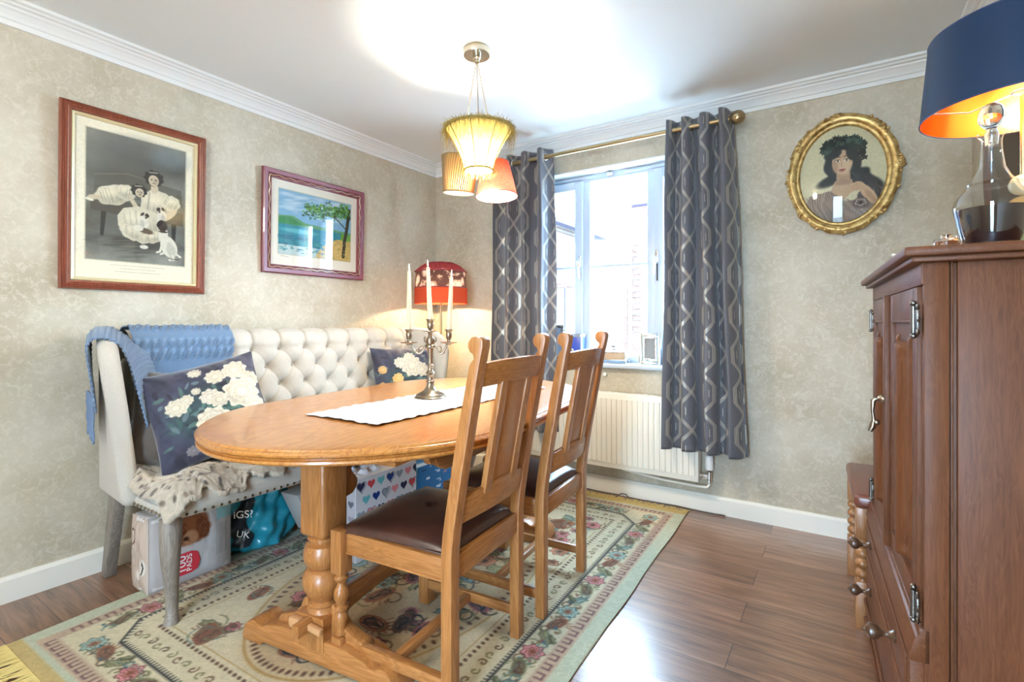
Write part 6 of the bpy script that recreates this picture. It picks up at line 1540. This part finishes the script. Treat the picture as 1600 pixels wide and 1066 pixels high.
# ---------------------------------------------------------------- cabinet against the right wall
cab = thing('court_cupboard', 'tall dark oak cupboard with carved doors over drawers, right of photo', 'cabinet', (2.887, -1.788, 0), math.radians(2.7))
cab.scale = (1, 1, .983)
DK, DKX, DKY = wood('dark_oak', 'z'), wood('dark_oak', 'x'), wood('dark_oak', 'y')
CL, CD = .87, .325
q = B(); q.lo((.006, .012, .06), (CD, .858, 1.238), .002); q.done('carcass', DK, cab)
q = B()
q.lo((0, -.002, .06), (.040, .012, 1.24), .003); q.done('corner_post', DK, cab)
B().lo((0, .858, .06), (.042, CL + .002, 1.24), .003).done('corner_post', DK, cab)
q = B()
q.lo((.300, 0, .06), (CD, .012, 1.24), .002); q.done('side_frame', DK, cab)
B().lo((.0425, .005, .06), (.047, .012, 1.24), .001).done('side_bead', DK, cab)
B().lo((.052, .001, .06), (.298, .012, 1.24), .003).done('side_panel', DK, cab)
q = B(); pr = [(-.022, 1.240), (-.022, 1.246), (-.028, 1.250), (-.034, 1.252), (-.037, 1.258), (-.037, 1.264), (-.033, 1.268)]
q.lo((-.022, -.022, 1.240), (CD, CL + .022, 1.251), .003).lo((-.036, -.036, 1.251), (CD, CL + .036, 1.270), .006); q.done('cornice_top', DKY, cab)
for z0, z1 in ((1.195, 1.240), (.470, .495)): B().lo((-.004, .0, z0), (.010, CL, z1), .002).done('front_rail', DKY, cab)
def cdoor(y0, y1, hinge_near):
    q = B(); q.lo((-.006, y0, .497), (.010, y0 + .052, 1.193), .002).lo((-.006, y1 - .052, .497), (.010, y1, 1.193), .002).lo((-.006, y0 + .052, 1.120), (.010, y1 - .052, 1.193), .002).lo((-.006, y0 + .052, .497), (.010, y1 - .052, .560), .002)
    q.lo((.001, y0 + .05, .555), (.009, y1 - .05, 1.125), 0); q.lo((-.008, y0 + .050, .553), (-.003, y1 - .05, .560), .002).lo((-.008, y0 + .050, 1.118), (-.003, y1 - .05, 1.124), .002)
    d = q.done('door', DK, cab)
    cy_ = (y0 + y1) / 2
    def fold(yc, w, xo, z0, z1):
        q = B(); n_ = 40
        def f(u, v):
            z = z0 + (z1 - z0) * v; e = min(v, 1 - v); k = min(1, e / .10); wobble = .012 * math.sin(v * PI) if False else 0
            ww = w * (1 - .35 * (1 - min(1, e / .16)) * (.5 + .5 * math.cos(e * 90))) ; y = yc + ww * (u - .5); 
            x = -xo * (math.sin(PI * u) ** .55) * (.25 + .75 * min(1, e / .015)) 
            return (x, y, z)
        q.surf(f, 16, 60); return q
    for (yc, w, xo, z0, z1) in ((cy_ - .048, .060, .024, .57, 1.075), (cy_ + .030, .040, .016, .62, 1.075), (cy_ + .075, .022, .008, .58, 1.09), (cy_ - .100, .020, .007, .58, 1.09)):
        o = fold(yc, w, xo, z0, z1).done('linenfold_carving', DK, d, ang=50, recalc=True)
    hy = y0 - .003 if hinge_near else y1 + .003
    for z in (1.125, .535):
        q = B(); q.tube([(-.012, hy, z - .028), (-.012, hy, z + .028)], .0055, 10).ball((-.012, hy, z + .034), .006).ball((-.012, hy, z - .034), .006)
        for s_ in (-1, 1): q.lo((-.010, hy + s_ * .003, z - .020), (-.006, hy + s_ * .024, z + .020), .001); q.ball((-.008, hy + s_ * .020, z + .026), .007, (.5, 1, 1), 8, 6).ball((-.008, hy + s_ * .020, z - .026), .007, (.5, 1, 1), 8, 6).ball((-.008, hy + s_ * .027, z), .006, (.5, 1, 1), 8, 6)
        q.done('hinge', M_PEWTER, d)
    return d
dn = cdoor(.030, .433, True); df = cdoor(.440, .842, False)
q = B(); q.lo((-.020, .424, .497), (.0, .444, 1.193), .004); q.done('meeting_stile', DK, dn)
q = B(); q.lathe([(0, 0), (.013, 0), (.012, .006), (.006, .012), (.006, .018), (0, .018)], n=16, M=Matrix.Translation((-.020, .434, .905)) @ Matrix.Rotation(-PI / 2, 4, 'Y'))
q.tube([(-.034, .434, .905), (-.042, .434, .900), (-.044, .434, .87), (-.041, .434, .845), (-.044, .434, .825), (-.050, .434, .812)], [.006, .007, .004, .005, .009, .006], 12); q.ball((-.035, .434, .838), .009); q.done('drop_handle', M_SILVER, dn)
# lower stage: sloping ledge, drawers, base
q = B(); q.prism([(.0, .498), (-.006, .492), (-.008, .484), (-.013, .480), (-.022, .444), (-.024, .436), (-.022, .430), (.01, .430), (.01, .498)], 'xz', -.002, CL + .002, .001); q.done('ledge_moulding', DKY, cab)
q = B(); q.lo((-.022, 0, .06), (.006, .03, .432), .002).lo((-.022, CL - .03, .06), (.006, CL, .432), .002).lo((-.022, .03, .325), (.0, CL - .03, .338), .001).lo((-.022, .03, .06), (.006, CL - .03, .135), .002).lo((-.030, 0, .125), (-.02, CL, .140), .004).lo((-.030, 0, .06), (-.02, CL, .075), .004); q.done('lower_frame', DKY, cab)
for z0, z1, zk in ((.341, .428, .388), (.142, .322, .235)):
    q = B(); q.lo((-.020, .034, z0), (.002, CL - .034, z1), .003).lo((-.025, .044, z0 + .01), (-.018, CL - .044, z1 - .01), .003); d = q.done('drawer', DKY, cab)
    for yk in (.16, .70):
        B().lathe([(0, -.002), (.013, -.002), (.014, .004), (.010, .008), (.006, .016), (.0055, .022), (.009, .028), (.016, .034), (.0185, .042), (.017, .050), (.010, .056), (.005, .058), (.004, .062), (0, .063)], n=28, M=Matrix.Translation((-.025, yk, zk)) @ Matrix.Rotation(-PI / 2, 4, 'Y')).done('knob', M_KNOB, d)
for y0 in (.0, CL - .06):
    B().lo((-.015, y0, 0), (.045, y0 + .06, .061), .004).done('foot', M_KNOB, cab); B().lo((CD - .06, y0, 0), (CD, y0 + .06, .061), .004).done('foot', M_KNOB, cab)
# ---------------------------------------------------------------- stool beyond the cabinet
so = wood('stool_oak', 'z')
st = thing('bobbin_stool', 'bobbin-legged oak stool with chestnut leather top behind cupboard', 'stool', (2.962, -.632, 0), math.radians(2.5))
for sx in (-1, 1):
    for sy in (-1, 1):
        x, y = sx * .158, sy * .222; q = B(); q.box((x, y, .380), (.044, .044, .110), .004).box((x, y, .085), (.044, .044, .170), .004)
        prof = [(.016, .168)]
        for k in range(4): z = .178 + k * .037; prof += [(.013, z), (.021, z + .009), (.023, z + .0165), (.021, z + .024), (.013, z + .033)]
        prof += [(.018, .328)]; q.lathe(prof, (x, y, 0), 24); q.done('leg', so, st)
for sx in (-1, 1): B().lo((sx * .158 - .010, -.205, .375), (sx * .158 + .010, .205, .432), .002).done('apron', wood('stool_oak', 'y'), st)
for sy in (-1, 1): B().lo((-.14, sy * .222 - .010, .375), (.14, sy * .222 + .010, .432), .002).done('apron', wood('stool_oak', 'x'), st); B().lo((-.14, sy * .222 - .009, .085), (.14, sy * .222 + .009, .115), .002).done('stretcher', wood('stool_oak', 'x'), st)
B().lo((-.009, -.215, .09), (.009, .215, .112), .002).done('stretcher', wood('stool_oak', 'y'), st)
B().lo((-.185, -.250, .434), (.185, .250, .484), .018, seg=4).done('seat_pad', M_STOOLLEATHER, st)

# ---------------------------------------------------------------- on top of the cabinet
TZC = 1.249
M_THIN = pane_mat('thin_cut_glass', (.90, .93, .94), .10, 2.6)
dc = thing('decanter', 'cut glass ship decanter half full of dark wine with ball stopper', 'decanter', (3.003, -1.700, TZC))
outer_ = [(.0, .0), (.058, .0), (.062, .004), (.072, .030), (.082, .062), (.083, .070), (.076, .084), (.058, .098), (.052, .104), (.053, .108), (.040, .118), (.028, .135), (.023, .160), (.021, .178), (.024, .186), (.030, .190), (.031, .193)]
inner_ = [(.027, .193), (.019, .184), (.0175, .165), (.020, .140), (.034, .116), (.048, .103), (.070, .083), (.077, .069), (.067, .030), (.056, .008), (.0, .007)]
q = B(); n_ = 48
q.lathe(outer_, n=n_, cap=False); q.done('bottle', M_THIN, dc, ang=30, recalc=True)
B().lathe([(0, .0078), (.0550, .0085), (.0665, .030), (.0755, .062), (.0758, .066), (0, .066)], n=48).done('wine', M_WINE, dc, ang=30)
q = B(); q.lathe([(0, .172), (.0135, .172), (.0155, .190), (.0120, .196), (.010, .202), (0, .202)], n=28); q.ball((0, 0, .221), .0285, (1, 1, .78), 32, 20); q.done('stopper', M_GLASS, dc, ang=60)
for (x, y, s_, lab, g_) in ((2.952, -1.560, 1.0, 'small engraved silver lidded pot at cupboard front corner', 1), (2.985, -1.520, 1.05, 'plain silver pot between engraved pot and decanter', 0)):
    t = thing('silver_pot', lab, 'pot', (x, y, TZC), 0, 'silver pots on the cupboard')
    q = B(); q.lathe([(0, 0), (.022, 0), (.024, .003), (.0235, .034), (.025, .036), (.023, .039)], n=36)
    if g_:
        for k in range(40): a = k * 2.399; q.ball((.0238 * math.cos(a), .0238 * math.sin(a), .006 + (k % 9) * .003), .0022, (1, 1, 1), 6, 4)
    q.done('pot_body', M_BRIGHT, t); B().lathe([(.024, .039), (.020, .043), (.010, .0445), (.010, .050), (.011, .052), (0, .054)], n=32).done('lid', M_BRIGHT, t); t.scale = (s_,) * 3
ds = B().surf(lambda u, v: ((.045 * v) * math.cos(2 * PI * u), (.045 * v) * math.sin(2 * PI * u) * 1.2, .003 + .026 * v ** 2 + .002 * math.sin(16 * PI * u) * v), 64, 10, True).done('shell_dish', mat('white_porcelain', (.85, .82, .74), .15, coat=.5)); ds.location = (2.905, -1.405, TZC)
sd_ = ds.modifiers.new('thickness', 'SOLIDIFY'); sd_.thickness = .003; tag(ds, 'small white scalloped china dish on far front edge of cupboard', 'dish')
dc.scale = (.74, .74, 1.20)
tl_ = thing('table_lamp', 'table lamp with navy drum shade, copper inside, on dark cupboard', 'lamp', (3.105, -1.440, TZC))
B().lathe([(0, 0), (.065, 0), (.067, .006), (.050, .018), (.020, .024), (.012, .03), (0, .03)], n=40).done('base', M_BRASS, tl_)
for z, r_, m_, nm in ((.056, .034, mat('green_glass_ball', (.42, .58, .20), .12, coat=.6), 'green_ball'), (.118, .030, mat('amber_glass_ball', (.62, .34, .10), .12, coat=.6), 'amber_ball'), (.172, .026, mat('cream_glass_ball', (.70, .62, .40), .15, coat=.5), 'cream_ball')): B().ball((0, 0, z), r_, (1, 1, .95), 28, 18).done(nm, m_, tl_)
B().tube([(0, 0, .19), (0, 0, .385)], .006, 12).done('stem', M_BRASS, tl_)
SB, ST = .349, .541
def drum(u, v): r_ = .189 - .017 * v; return (r_ * math.cos(2 * PI * u), r_ * math.sin(2 * PI * u), SB + (ST - SB) * v)
B().surf(drum, 128, 6, True).done('lampshade', mat('navy_velvet', (.002, .018, .055), .5, spec=.3), tl_)
B().surf(lambda u, v: (drum(u, v)[0] * .990, drum(u, v)[1] * .990, drum(u, v)[2]), 128, 6, True).done('shade_lining', mat('copper_foil', (.80, .22, .045), .25, metal=1), tl_)
q = B()
for z, r_ in ((SB, .1885), (ST, .1715)): q.surf(lambda a, b: ((r_ + .0016 * math.cos(2 * PI * b)) * math.cos(2 * PI * a), (r_ + .0016 * math.cos(2 * PI * b)) * math.sin(2 * PI * a), z + .002 * math.sin(2 * PI * b)), 96, 6, True)
q.done('shade_rim', mat('navy_trim', (.012, .03, .09), .5), tl_)
q = B()
for k in range(3): a = k * 2 * PI / 3 + .5; q.tube([(.172 * math.cos(a) * 1.06, .172 * math.sin(a) * 1.06, SB + .055), (.10 * math.cos(a), .10 * math.sin(a), SB + .028), (.018 * math.cos(a), .018 * math.sin(a), SB + .04)], .0018, 8)
q.surf(lambda a, b: ((.019 + .002 * math.cos(2 * PI * b)) * math.cos(2 * PI * a), (.019 + .002 * math.cos(2 * PI * b)) * math.sin(2 * PI * a), SB + .04 + .002 * math.sin(2 * PI * b)), 32, 6, True); q.done('spider_ring', M_WHITEP, tl_)
bulb_light('table_lamp_bulb', tl_, (0, 0, SB + .10), 5.5, (1, .74, .42), .028, .03)

# ---------------------------------------------------------------- unseen ceiling light added behind the camera for warm fill
nl = thing('added_ceiling_light', 'unseen opal glass ceiling light added for warm fill behind the camera', 'ceiling light', (1.45, -3.85, RZ))
B().lathe([(0, 0), (.11, 0), (.112, -.012), (.10, -.018), (0, -.018)], n=40).done('ceiling_plate', M_NICKEL, nl)
B().lathe([(.095, -.018), (.135, -.030), (.15, -.055), (.135, -.085), (.085, -.108), (0, -.116)], n=40, cap=False).done('opal_bowl', emit('added_opal_glow', (1, .84, .62), 5), nl)
l = lamp('added_warm_fill', 'POINT', (0, 0, 0), 26, (1, .92, .80), size=.12); l.parent = nl; l.location = (0, 0, -.25)
